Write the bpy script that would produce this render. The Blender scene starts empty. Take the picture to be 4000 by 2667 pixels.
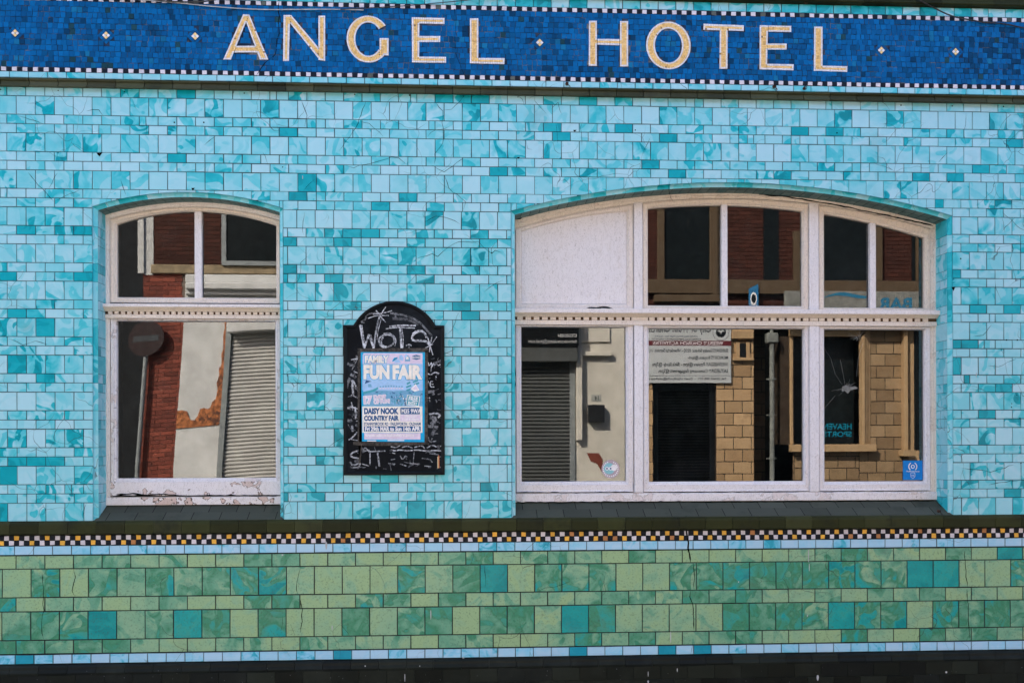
import bpy, math, random
from mathutils import Vector
random.seed(7)
R=random.random
def U(a,b): return a+(b-a)*R()
# ---------------------------------------------------------------- camera, sky, sun
EYE=2.75; F=3667.0; D=7.98; PSI=5.41308e-2; RHO=-2.65987e-3; VH=1737.27
scene=bpy.context.scene
fwd=Vector((math.sin(PSI),math.cos(PSI),0)); r0=Vector((math.cos(PSI),-math.sin(PSI),0)); up0=Vector((0,0,1))
rgt=r0*math.cos(RHO)+up0*math.sin(RHO); upv=up0*math.cos(RHO)-r0*math.sin(RHO)
cd=bpy.data.cameras.new('camera'); cam=bpy.data.objects.new('camera',cd); scene.collection.objects.link(cam)
from mathutils import Matrix
cam.matrix_world=Matrix(((rgt.x,upv.x,-fwd.x,0),(rgt.y,upv.y,-fwd.y,-D),(rgt.z,upv.z,-fwd.z,EYE),(0,0,0,1)))
cd.sensor_width=36; cd.lens=F/4000*36; cd.shift_y=(VH-1333.5)/4000; cd.clip_end=500; cd.clip_start=.05
scene.camera=cam
SUN_EL=math.radians(38); SUN_AZ=math.radians(-42)   # azimuth from +Y towards +X
w=bpy.data.worlds.new('World'); scene.world=w; w.use_nodes=True
nt=w.node_tree; bg=nt.nodes['Background']; sk=nt.nodes.new('ShaderNodeTexSky'); sk.sky_type='NISHITA'; sk.sun_disc=False
sk.sun_elevation=SUN_EL; sk.sun_rotation=SUN_AZ; sk.dust_density=2.5; sk.ozone_density=.6; sk.air_density=.8
nt.links.new(sk.outputs[0],bg.inputs[0]); bg.inputs[1].default_value=.15
sl=bpy.data.lights.new('sun','SUN'); sl.energy=4.2; sl.angle=math.radians(.53); sl.color=(1,.93,.82)
so=bpy.data.objects.new('sun',sl); scene.collection.objects.link(so)
sdir=Vector((math.sin(SUN_AZ)*math.cos(SUN_EL),math.cos(SUN_AZ)*math.cos(SUN_EL),math.sin(SUN_EL)))
so.rotation_euler=sdir.to_track_quat('Z','Y').to_euler(); so.location=sdir*30
scene.view_settings.view_transform='Standard'; scene.view_settings.look='None'; scene.view_settings.gamma=1
scene.view_settings.exposure=2.42
scene.cycles.max_bounces=8; scene.cycles.caustics_reflective=False; scene.cycles.caustics_refractive=False

# ---------------------------------------------------------------- measuring: photo pixel -> point on plane Y
def at(u,v,Y=0.0):
    d=fwd+rgt*((u-2000)/F)-upv*((v-VH)/F)
    t=(Y+D)/d.y
    return (d.x*t, d.z*t+EYE)
def X(u,v,Y=0.): return at(u,v,Y)[0]
def Z(u,v,Y=0.): return at(u,v,Y)[1]
# ---------------------------------------------------------------- mesh builder
class MB:
    def __init__(s): s.v=[];s.f=[];s.c=[];s.m=[];s.mi=0;s.edge=False
    def face(s,pts,c=(0,0,0,0)):
        n=len(s.v); s.v.extend([tuple(p) for p in pts]); s.f.append(tuple(range(n,n+len(pts)))); s.c.append(c); s.m.append(s.mi)
    def box(s,x0,y0,z0,x1,y1,z1,c=(0,0,0,0),b=0.0):
        if x0>x1:x0,x1=x1,x0
        if y0>y1:y0,y1=y1,y0
        if z0>z1:z0,z1=z1,z0
        if b<=0:
            q=[(x0,y0,z0),(x1,y0,z0),(x1,y1,z0),(x0,y1,z0),(x0,y0,z1),(x1,y0,z1),(x1,y1,z1),(x0,y1,z1)]
            for a in ((0,1,5,4),(1,2,6,5),(2,3,7,6),(3,0,4,7),(4,5,6,7),(3,2,1,0)): s.face([q[i] for i in a],c)
        else:   # chamfered box
            b=min(b,(x1-x0)*.45,(y1-y0)*.45,(z1-z0)*.45)
            X_=(x0,x1);Y_=(y0,y1);Z_=(z0,z1)
            def p(i,j,k,ax):
                sx=b if i==0 else -b; sy=b if j==0 else -b; sz=b if k==0 else -b
                if ax==0: return (X_[i],Y_[j]+sy,Z_[k]+sz)
                if ax==1: return (X_[i]+sx,Y_[j],Z_[k]+sz)
                return (X_[i]+sx,Y_[j]+sy,Z_[k])
            for i in (0,1):
                o=[(0,0),(1,0),(1,1),(0,1)]
                if i==0:o=o[::-1]
                s.face([p(i,j,k,0) for j,k in o],c)
                o=[(0,0),(0,1),(1,1),(1,0)]
                if i==0:o=o[::-1]
                s.face([p(a,i,k,1) for a,k in o],c)
                o=[(0,0),(1,0),(1,1),(0,1)]
                if i==0:o=o[::-1]
                s.face([p(a,d,i,2) for a,d in o],c)
            for i in (0,1):
                for j in (0,1):
                    q=[p(i,j,0,0),p(i,j,1,0),p(i,j,1,1),p(i,j,0,1)]
                    s.face(q if (i+j)%2 else q[::-1],c)
                    q=[p(i,0,j,0),p(i,1,j,0),p(i,1,j,2),p(i,0,j,2)]
                    s.face(q[::-1] if (i+j)%2 else q,c)
                    q=[p(0,i,j,1),p(1,i,j,1),p(1,i,j,2),p(0,i,j,2)]
                    s.face(q if (i+j)%2 else q[::-1],c)
                    for k in (0,1):
                        q=[p(i,j,k,0),p(i,j,k,1),p(i,j,k,2)]
                        s.face(q if (i+j+k)%2 else q[::-1],c)
    def tile(s,x0,z0,x1,z1,y,c,t=.006,b=.0025,j=.0008,sg=-1,tw=.0011):
        # pillowed tile standing t proud of plane y (sg=-1 faces -Y), slightly out of true
        jt=[(U(-j,j),U(-j,j)) for _ in range(4)]
        q=[(x0,z0),(x1,z0),(x1,z1),(x0,z1)]; q=[(a+d[0],e+d[1]) for (a,e),d in zip(q,jt)]
        ins=[(1,1),(-1,1),(-1,-1),(1,-1)]
        o=[(a,y,e) for a,e in q]; m=[(a,y+sg*(t-b*.6),e) for a,e in q]
        f=[(a+b*i,y+sg*(t+U(-tw,tw)),e+b*k) for (a,e),(i,k) in zip(q,ins)]
        if sg>0: o,m,f=o[::-1],m[::-1],f[::-1]
        s.face(f,c); ed=(c[0]+10,)+tuple(c[1:]) if s.edge else c
        for k in range(4):
            l=(k+1)%4
            s.face([m[k],m[l],f[l],f[k]],ed); s.face([o[k],o[l],m[l],m[k]],ed)
    def poly(s,pts,y,t,c,sg=-1):
        f=[(a,y+sg*t,e) for a,e in pts]; o=[(a,y,e) for a,e in pts]
        if sg>0: f,o=f[::-1],o[::-1]
        s.face(f,c); n=len(pts)
        for k in range(n): s.face([o[k],o[(k+1)%n],f[(k+1)%n],f[k]],c)
    def tube(s,pts,r,n=8,c=(0,0,0,0),cap=True):
        rings=[]
        for i,p in enumerate(pts):
            p=Vector(p); a=Vector(pts[max(0,i-1)]); b=Vector(pts[min(len(pts)-1,i+1)]); d=(b-a).normalized()
            q=Vector((0,0,1)) if abs(d.z)<.9 else Vector((0,1,0)); e=d.cross(q).normalized(); g=d.cross(e)
            rr=r[i] if isinstance(r,(list,tuple)) else r
            rings.append([p+e*math.cos(2*math.pi*k/n)*rr+g*math.sin(2*math.pi*k/n)*rr for k in range(n)])
        for i in range(len(rings)-1):
            for k in range(n): s.face([rings[i][k],rings[i+1][k],rings[i+1][(k+1)%n],rings[i][(k+1)%n]],c)
        if cap: s.face(rings[0],c); s.face(rings[-1][::-1],c)
    def disc(s,x,z,y,r,t=.001,n=20,c=(0,0,0,0),sg=-1):
        s.poly([(x+r*math.cos(2*math.pi*k/n),z+r*math.sin(2*math.pi*k/n)) for k in range(n)],y,t,c,sg)
    def run(s,prof,x0,x1,pitch,c,gap=.003,ph=0.):
        # profile [(y,z)] extruded along x in separate bricks; faces -Y
        x=x0+ph-pitch
        while x<x1:
            a=max(x+gap/2,x0); b=min(x+pitch-gap/2,x1); x+=pitch
            if b-a<.01: continue
            cc=c(); j=U(-.0015,.0015)
            P0=[(a,y+j,z) for y,z in prof]; P1=[(b,y+j,z) for y,z in prof]
            for k in range(len(prof)-1): s.face([P0[k],P0[k+1],P1[k+1],P1[k]],cc)
            s.face(P0[::-1],cc); s.face(P1,cc)
    def ring(s,outer,inner,prof,c=(0,0,0,0)):
        # outer/inner: same-length (x,z) loops; prof [(t,y)]
        n=len(outer)
        L=[[(o[0]+(i[0]-o[0])*t,y,o[1]+(i[1]-o[1])*t) for o,i in zip(outer,inner)] for t,y in prof]
        for k in range(len(L)-1):
            for a in range(n):
                b=(a+1)%n; s.face([L[k][a],L[k+1][a],L[k+1][b],L[k][b]],c)
    def build(s,name,mats,parent=None,smooth=False):
        me=bpy.data.meshes.new(name); me.from_pydata(s.v,[],s.f)
        if not isinstance(mats,(list,tuple)): mats=[mats]
        for m in mats: me.materials.append(m)
        for p,m in zip(me.polygons,s.m): p.material_index=m
        a=me.attributes.new('tc','FLOAT_COLOR','FACE')
        fl=[]; [fl.extend(c) for c in s.c]; a.data.foreach_set('color',fl)
        if smooth: me.polygons.foreach_set('use_smooth',[True]*len(me.polygons))
        me.validate(); me.update()
        o=bpy.data.objects.new(name,me); scene.collection.objects.link(o)
        if parent: o.parent=parent; o.matrix_parent_inverse=parent.matrix_world.inverted()
        return o
def tag(o,label=None,cat=None,group=None,kind=None):
    for k,v in (('label',label),('category',cat),('group',group),('kind',kind)):
        if v: o[k]=v
    return o
def thing(name,loc,label,cat,group=None):
    o=bpy.data.objects.new(name,None); scene.collection.objects.link(o); o.location=loc; o.empty_display_size=.2
    bpy.context.view_layer.update()
    return tag(o,label,cat,group)
_tx={}
def textmesh(st,off=0.0):
    key=(st,off)
    if key in _tx: return _tx[key]
    cu=bpy.data.curves.new('t','FONT'); cu.body=st; cu.size=1; cu.offset=off; cu.resolution_u=4
    ob=bpy.data.objects.new('t',cu); scene.collection.objects.link(ob); bpy.context.view_layer.update()
    dg=bpy.context.evaluated_depsgraph_get(); me=bpy.data.meshes.new_from_object(ob.evaluated_get(dg))
    vs=[(v.co.x,v.co.y) for v in me.vertices]; fs=[tuple(p.vertices) for p in me.polygons]
    bpy.data.objects.remove(ob); bpy.data.curves.remove(cu); bpy.data.meshes.remove(me)
    xs=[a for a,b in vs]; ys=[b for a,b in vs]
    _tx[key]=(vs,fs,min(xs),max(xs),min(ys),max(ys)); return _tx[key]
def text(mb,st,x0,z0,x1,z1,y,c=(0,0,0,0),off=0.,rot=0.,flip=False,shear=0.):
    # fit text into box; flip=True: faces +Y (written towards -X)
    vs,fs,a,b,d,e=textmesh(st,off)
    cx,cz=(x0+x1)/2,(z0+z1)/2; sx=abs(x1-x0)/(b-a); sz=abs(z1-z0)/(e-d); cr,sr=math.cos(rot),math.sin(rot)
    P=[]
    for vx,vy in vs:
        px=(vx-(a+b)/2)*sx; pz=(vy-(d+e)/2)*sz; px+=pz*shear
        px,pz=px*cr-pz*sr,px*sr+pz*cr
        P.append((cx-px if flip else cx+px,y,cz+pz))
    for f in fs:
        q=[P[i] for i in f]
        n=(Vector(q[1])-Vector(q[0])).cross(Vector(q[2])-Vector(q[0])).y
        if (n>0)!=flip: q=q[::-1]
        mb.face(q,c)
# ---------------------------------------------------------------- materials
class NG:
    def __init__(s,name):
        m=bpy.data.materials.new(name); m.use_nodes=True; s.m=m; s.t=m.node_tree; s.b=s.t.nodes['Principled BSDF']; s.out=s.t.nodes['Material Output']
    def n(s,ty,**k):
        o=s.t.nodes.new(ty)
        for a,v in k.items():
            if a.startswith('i_'):
                q=a[2:]; q=int(q) if q.isdigit() else q.replace('_',' ')
                o.inputs[q].default_value=v
            else: setattr(o,a,v)
        return o
    def l(s,a,b): s.t.links.new(a,b); return s
    def math(s,op,a,b=None,c=None,clamp=False):
        o=s.n('ShaderNodeMath',operation=op,use_clamp=clamp)
        for i,x in enumerate((a,b,c)):
            if x is None: continue
            if isinstance(x,(int,float)): o.inputs[i].default_value=x
            else: s.l(x,o.inputs[i])
        return o.outputs[0]
    def noise(s,vec,scale,detail=3,rough=.5,dist=0.):
        o=s.n('ShaderNodeTexNoise',i_Scale=scale,i_Detail=detail,i_Roughness=rough,i_Distortion=dist)
        if vec is not None: s.l(vec,o.inputs['Vector'])
        return o.outputs['Fac']
    def ramp(s,fac,stops,interp='LINEAR'):
        o=s.n('ShaderNodeValToRGB'); cr=o.color_ramp; cr.interpolation=interp
        while len(cr.elements)<len(stops): cr.elements.new(.5)
        for e,(p,c) in zip(cr.elements,stops): e.position=p; e.color=(*c,1) if len(c)==3 else c
        s.l(fac,o.inputs[0]); return o.outputs[0]
    def smooth(s,x,a,b):
        o=s.n('ShaderNodeMapRange',interpolation_type='SMOOTHSTEP'); o.inputs[1].default_value=a; o.inputs[2].default_value=b
        s.l(x,o.inputs[0]); return o.outputs[0]
    def mix(s,f,a,b,blend='MIX'):
        o=s.n('ShaderNodeMix',data_type='RGBA',blend_type=blend)
        for i,x in ((0,f),(6,a),(7,b)):
            if isinstance(x,(int,float)): o.inputs[i].default_value=x
            elif isinstance(x,tuple): o.inputs[i].default_value=(*x,1)
            else: s.l(x,o.inputs[i])
        return o.outputs[2]
    def obj(s): return s.n('ShaderNodeTexCoord').outputs['Object']
    def tc(s):
        a=s.n('ShaderNodeAttribute',attribute_name='tc'); q=s.n('ShaderNodeSeparateColor'); s.l(a.outputs['Color'],q.inputs[0])
        return q.outputs[0],q.outputs[1],q.outputs[2],a.outputs['Alpha']
    def fin(s,col,rough=.5,spec=.5,bump=None,bd=.001,bs=1.):
        if isinstance(col,tuple): s.b.inputs['Base Color'].default_value=(*col,1)
        else: s.l(col,s.b.inputs['Base Color'])
        if isinstance(rough,(int,float)): s.b.inputs['Roughness'].default_value=rough
        else: s.l(rough,s.b.inputs['Roughness'])
        s.b.inputs['Specular IOR Level'].default_value=spec
        if bump is not None:
            o=s.n('ShaderNodeBump',i_Distance=bd,i_Strength=bs); s.l(bump,o.inputs['Height']); s.l(o.outputs[0],s.b.inputs['Normal'])
        return s.m
def warp(g,vec,scale,amt):
    n=g.n('ShaderNodeTexNoise',i_Scale=scale,i_Detail=1.5); g.l(vec,n.inputs['Vector'])
    s=g.n('ShaderNodeVectorMath',operation='SUBTRACT'); g.l(n.outputs['Color'],s.inputs[0]); s.inputs[1].default_value=(.5,.5,.5)
    m=g.n('ShaderNodeVectorMath',operation='MULTIPLY_ADD'); g.l(s.outputs[0],m.inputs[0]); m.inputs[1].default_value=(amt,)*3; g.l(vec,m.inputs[2])
    return m.outputs[0]
def glaze(name,stops,ns=7.,amp=1.,rough=.3,spec=.22,crack=.0035,grain=.0,dirt=.35,edge=(.03,.03,.025),em=.45,pt=.34):
    g=NG(name); r,ga,ba,al=g.tc(); ob=g.obj()
    cb=g.n('ShaderNodeCombineXYZ'); g.l(g.math('MULTIPLY',ga,61.),cb.inputs[0]); g.l(g.math('MULTIPLY',ba,43.),cb.inputs[1]); g.l(g.math('MULTIPLY',ga,29.),cb.inputs[2])
    ad=g.n('ShaderNodeVectorMath',operation='ADD'); g.l(ob,ad.inputs[0]); g.l(cb.outputs[0],ad.inputs[1]); v=ad.outputs[0]
    isedge=g.math('GREATER_THAN',r,5.); r=g.math('SUBTRACT',r,g.math('MULTIPLY',isedge,10.))
    v2=warp(g,v,ns*.8,.22)
    n1=g.noise(v2,ns,2,.45,1.1); n2=g.noise(v2,ns*2.3,2,.5,1.6); n3=g.noise(v,30,2,.5)
    # swirl: thin streaks plus soft clouds
    a=g.math('MULTIPLY',g.math('SUBTRACT',n1,.5),2.3*amp); b=g.math('MULTIPLY',g.math('SUBTRACT',n2,.5),1.1*amp)
    st=g.math('MULTIPLY',g.smooth(g.noise(v2,ns*1.05,1.2,.4,2.0),.535,.575),pt)
    sw=g.math('MULTIPLY',g.math('ADD',g.math('ADD',a,b),g.math('SUBTRACT',st,.30*pt)),al)
    tone=g.math('ADD',g.math('ADD',r,sw),g.math('MULTIPLY',g.math('SUBTRACT',n3,.5),.05))
    col=g.ramp(tone,stops)
    if grain:
        gn=g.noise(v,60,4,.7); col=g.mix(g.math('MULTIPLY',g.smooth(gn,.5,.75),grain),col,(.05,.08,.05))
    # grime blotches and fine crazing that crosses tiles
    d1=g.smooth(g.noise(ob,2.3,5,.65),.55,.85); col=g.mix(g.math('MULTIPLY',d1,dirt),col,(.14,.15,.13))
    gr=g.smooth(g.noise(ob,.8,3,.6),.45,.68); col=g.mix(g.math('MULTIPLY',isedge,g.math('MULTIPLY_ADD',gr,.45,em)),col,(.03,.045,.04))
    vo=g.n('ShaderNodeTexVoronoi',feature='DISTANCE_TO_EDGE',i_Scale=3.1); g.l(warp(g,ob,5.,.16),vo.inputs['Vector'])
    ln=g.math('LESS_THAN',vo.outputs['Distance'],crack)
    mk=g.smooth(g.noise(ob,1.1,2,.5),.50,.58); ck=g.math('MULTIPLY',g.math('MULTIPLY',ln,mk),.7)
    col=g.mix(ck,col,edge)
    rg=g.math('ADD',g.math('MULTIPLY',d1,.3),rough)
    return g.fin(col,rg,spec,g.noise(v,9,3,.5),.0016)
def plain(name,col,rough=.6,spec=.3,var=.25,ns=8.,bd=.001,metal=0.,b2=None,streak=False):
    g=NG(name); ob=g.obj(); n=g.noise(ob,ns,5,.6)
    if streak:
        mp=g.n('ShaderNodeMapping'); mp.inputs['Scale'].default_value=(6,6,.5); g.l(ob,mp.inputs[0]); n=g.noise(mp.outputs[0],ns,5,.6)
    c=g.mix(g.smooth(n,.3,.75),tuple(x*(1-var) for x in col),tuple(min(1,x*(1+var)) for x in col))
    if b2: c=g.mix(g.smooth(g.noise(ob,ns*.4,4,.7),.5,.62),c,b2)
    g.b.inputs['Metallic'].default_value=metal
    return g.fin(c,rough,spec,g.noise(ob,ns*5,3,.6),bd)
def tinted(name,cols,rough=.5,spec=.4,var=.2,ns=12,bd=.0008,stain=None):
    # palette picked by tc.r, small shade variation by tc.g
    g=NG(name); r,ga,ba,al=g.tc(); ob=g.obj()
    n=len(cols); c=g.ramp(r,[((i+.0)/n,cl) for i,cl in enumerate(cols)],'CONSTANT')
    k=g.math('ADD',g.math('MULTIPLY',g.math('SUBTRACT',ga,.5),var*2),1.)
    k=g.math('ADD',k,g.math('MULTIPLY',g.math('SUBTRACT',g.noise(ob,ns*3,3,.6),.5),var))
    o=g.n('ShaderNodeVectorMath',operation='SCALE'); g.l(c,o.inputs[0]); g.l(k,o.inputs['Scale']); c=o.outputs[0]
    if stain: c=g.mix(g.math('MULTIPLY',g.smooth(g.noise(ob,3.,5,.65),.5,.7),stain[1]),c,stain[0])
    return g.fin(c,rough,spec,g.noise(ob,ns*2,3,.6),bd)
BLUE=glaze('turquoise_glaze',[(0,(.36,.61,.69)),(.16,(.25,.57,.65)),(.36,(.11,.51,.59)),(.56,(.02,.42,.50)),(.78,(.0,.33,.40)),(1,(.0,.23,.28))],4.2,amp=.6,em=.2,pt=.55)
REVEAL=BLUE
SOFF=glaze('shaded_grimy_soffit_glaze',[(0,(.20,.27,.25)),(.5,(.10,.18,.17)),(1,(.03,.12,.13))],6.5,amp=.8,rough=.5,spec=.1,dirt=.8)  # soffit grime plus its shade, both put into a darker glaze
PALEB=glaze('pale_blue_glaze',[(0,(.38,.58,.74)),(.35,(.22,.54,.72)),(.6,(.03,.38,.52)),(1,(0,.2,.29))],7,rough=.28,dirt=.5)
GREEN=glaze('green_glaze',[(0,(.285,.425,.225)),(.18,(.24,.405,.25)),(.36,(.12,.32,.21)),(.50,(.045,.22,.12)),(.62,(.05,.29,.21)),(.76,(.01,.32,.30)),(1,(0,.23,.235))],3.4,amp=.9,pt=.42,rough=.33,crack=.004,grain=.6,dirt=.5)
MOSB=tinted('blue_mosaic',[(.0,.105,.30),(.0,.08,.235),(.0,.065,.18),(.0,.04,.11),(.005,.13,.28),(.01,.05,.07)],.5,.08,.16,stain=((.0,.05,.14),.35))
GOLD=tinted('gold_mosaic',[(.84,.53,.20),(.86,.58,.25),(.72,.43,.15),(.72,.68,.70),(.30,.18,.09)],.45,.15,.08)
CHK=tinted('checker_mosaic',[(.62,.57,.62),(.008,.011,.018),(.78,.42,.07),(.45,.20,.08),(.10,.11,.10)],.45,.12,.12)
GROUT=plain('dark_grout',(.016,.019,.018),.9,.1,.4,20)
GROUTB=plain('blue_mosaic_grout',(.02,.035,.07),.9,.1,.5,9,b2=(.16,.15,.15))
MOULD=tinted('olive_glazed_brick',[(.024,.027,.009),(.027,.030,.010),(.022,.025,.009),(.031,.034,.013)],.55,.10,.35,6,stain=((.012,.013,.01),.7))
DRIP=tinted('mossy_glazed_moulding',[(.048,.054,.030),(.042,.048,.026),(.054,.058,.034)],.55,.12,.35,6,stain=((.02,.022,.016),.6))
SILL=tinted('slate_glazed_brick',[(.060,.066,.050),(.055,.061,.047),(.066,.072,.056)],.6,.12,.12,7,stain=((.02,.025,.02),.5))
PLINTH=tinted('black_glazed_brick',[(.006,.008,.006),(.009,.011,.008),(.007,.009,.008),(.012,.015,.011)],.5,.12,.3,6,stain=((.03,.035,.03),.25))
def paint():
    g=NG('old_window_paint'); r,ga,ba,al=g.tc(); ob=g.obj()
    mp=g.n('ShaderNodeMapping'); mp.inputs['Scale'].default_value=(3,3,1.2); g.l(ob,mp.inputs[0])
    base=g.mix(r,(.73,.69,.715),(.73,.62,.52))
    n=g.noise(mp.outputs[0],7,6,.7,.6)
    c=g.mix(g.math('MULTIPLY',g.smooth(n,.52,.78),.32),base,(.42,.33,.25))
    c=g.mix(g.math('MULTIPLY',g.smooth(g.noise(ob,70,3,.7),.66,.74),.35),c,(.16,.13,.10))
    # flaking by tc.b
    fn=g.noise(warp(g,ob,7,.10),5.5,4,.6); fl=g.math('MULTIPLY',g.smooth(fn,.575,.585),ba); c=g.mix(fl,c,(.50,.30,.22)); rim=g.math('MULTIPLY',g.math('LESS_THAN',g.math('ABSOLUTE',g.math('SUBTRACT',fn,.575)),.009),g.math('MULTIPLY',ba,1.6,clamp=True)); c=g.mix(rim,c,(.09,.06,.045))
    ln=g.noise(mp.outputs[0],14,5,.6,.8); k=g.math('LESS_THAN',g.math('ABSOLUTE',g.math('SUBTRACT',ln,.5)),.006)
    c=g.mix(g.math('MULTIPLY',k,.55),c,(.09,.06,.04))
    return g.fin(c,.55,.3,g.noise(mp.outputs[0],22,5,.65),.003)
PAINT=paint()
DENTSHADE=plain('shaded_dentil_recess',(.10,.06,.035),.9,.1,.4,20)  # dark brown stands in for shade in the gaps between dentils
def glass():
    g=NG('window_glass'); ob=g.obj(); t=g.t
    gl=g.n('ShaderNodeBsdfGlossy'); gl.inputs['Roughness'].default_value=.0; gl.inputs['Color'].default_value=(1,1,1,1)
    tr=g.n('ShaderNodeBsdfTransparent'); tr.inputs['Color'].default_value=(.55,.6,.58,1)
    df=g.n('ShaderNodeBsdfDiffuse'); df.inputs['Color'].default_value=(.5,.5,.5,1)
    bp=g.n('ShaderNodeBump',i_Distance=.00007,i_Strength=1.); 
    mp=g.n('ShaderNodeMapping'); mp.inputs['Scale'].default_value=(1,1,1.2); g.l(ob,mp.inputs[0])
    g.l(g.noise(mp.outputs[0],2.6,2,.5),bp.inputs['Height']); g.l(bp.outputs[0],gl.inputs['Normal'])
    fr=g.n('ShaderNodeFresnel',i_IOR=1.5); f=g.math('MULTIPLY_ADD',fr.outputs[0],1.0,.075)
    m=g.n('ShaderNodeMixShader'); g.l(f,m.inputs[0]); g.l(tr.outputs[0],m.inputs[1]); g.l(gl.outputs[0],m.inputs[2])
    d=g.math('MULTIPLY_ADD',g.smooth(g.noise(ob,3,5,.7),.45,.8),.014,.002)
    m2=g.n('ShaderNodeMixShader'); g.l(d,m2.inputs[0]); g.l(m.outputs[0],m2.inputs[1]); g.l(df.outputs[0],m2.inputs[2])
    g.l(m2.outputs[0],g.out.inputs[0]); return g.m
GLASS=glass()
WHITEP=plain('white_paint',(.7,.66,.69),.6,.3,.08)
BLACKP=plain('black_board_paint',(.003,.004,.005),.5,.15,.6,9)
BOARDM=plain('dusty_blackboard',(.004,.005,.007),.7,.1,.4,5,b2=(.011,.014,.018))
def chalkmat():
    g=NG('chalk'); ob=g.obj(); r,ga,ba,al=g.tc()
    n=g.noise(ob,55,4,.7); f=g.math('MULTIPLY_ADD',g.smooth(n,.36,.62),r,g.math('MULTIPLY',r,.12),clamp=True)
    c=g.mix(f,(.005,.006,.009),(.68,.70,.76)); return g.fin(c,.9,.1)
CHALK=chalkmat()
def pm(name,c,var=.08,rough=.6): return plain(name,c,rough,.3,var,30,.0003)
INK={k:pm('print_'+k,c) for k,c in dict(cyan=(.0,.36,.66),pale=(.34,.54,.80),pink=(.68,.58,.72),navy=(.02,.09,.24),cream=(.84,.79,.72),mid=(.16,.38,.58),white=(.82,.80,.82),teal=(.05,.33,.42)).items()}
INKL=list(INK); INKM=[INK[k] for k in INKL]
TAPE=plain('dirty_tape',(.055,.048,.045),.5,.2,.6,40,b2=(.012,.012,.013))
BLACKM=plain('black_metal',(.012,.012,.014),.4,.5,.3)
GREYM=plain('grey_metal',(.18,.18,.17),.45,.5,.3)
RUST=plain('rusty_iron',(.09,.04,.025),.8,.3,.6,30,b2=(.02,.012,.01))
DROP=plain('bird_dropping',(.42,.42,.44),.8,.2,.1)
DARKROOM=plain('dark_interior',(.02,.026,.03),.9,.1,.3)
CRACKM=plain('open_crack',(.006,.007,.006),1,.0,.2)

# ================================================================= HOTEL
hotel=thing('hotel_building',(.4,0,0),'turquoise and green tiled hotel front with blue mosaic name frieze and two arched windows','building')
XA,XB=-6.2,7.0
P1=.1535                      # tile pitch
# openings: x0,x1 (outer edge of bullnose), spring z, crown z
z_=lambda u,v:Z(u,v)
OP=[dict(x0=-3.053,x1=-1.4895,zs=1.988+EYE,zc=2.115+EYE,D=.20),dict(x0=.430,x1=4.286,zs=1.988+EYE,zc=2.2535+EYE,D=.225)]
SB=-.618+EYE                  # bottom of the blue tiling
for o in OP:
    h=(o['x1']-o['x0'])/2; s=o['zc']-o['zs']; o['R']=(h*h+s*s)/(2*s); o['cx']=(o['x0']+o['x1'])/2; o['cz']=o['zc']-o['R']
def arcz(o,x):
    q=o['R']**2-(x-o['cx'])**2; return o['cz']+math.sqrt(max(q,0))
# dark-teal / marbled tiles read off the photograph: (crop origin, scale, strong list, soft list)
def crop(ox,oy,s,l): return [at(ox+x/s,oy+y/s) for x,y in l]
STR=crop(0,300,2.352,[(1690,165),(1620,745)])+crop(1000,350,2.352,[(1655,80),(1990,80),(390,850),(450,980),(1460,980),(1210,1070),(2290,745),(240,385)])+\
 crop(2000,350,2.352,[(620,105),(385,430),(1075,355),(1355,445),(1330,690),(1560,770),(320,345)])+crop(3000,350,2.352,[(350,385),(660,395),(1980,735),(1440,805),(1755,810),(1600,1050),(2290,500)])+\
 crop(0,750,2.412,[(300,365),(830,370),(125,800),(830,800),(470,1275),(220,1145)])+crop(0,1380,2.305,[(240,95),(330,218),(420,970),(280,970),(80,970),(155,1095),(70,1420)])+\
 crop(1090,800,2.529,[(130,355),(630,360),(710,270),(900,270),(105,625),(535,715),(1345,635),(1880,1085),(1800,990),(60,715)])+\
 crop(1090,1240,1.9355,[(450,730),(1390,1005),(760,1280),(1030,1430),(55,1350)])+crop(3640,800,2.528,[(275,690),(530,1035),(870,1035),(280,1375),(450,1375),(280,1535)])+\
 crop(3640,1400,2.375,[(265,70),(345,190),(740,275),(580,510),(670,1240)])
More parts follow.
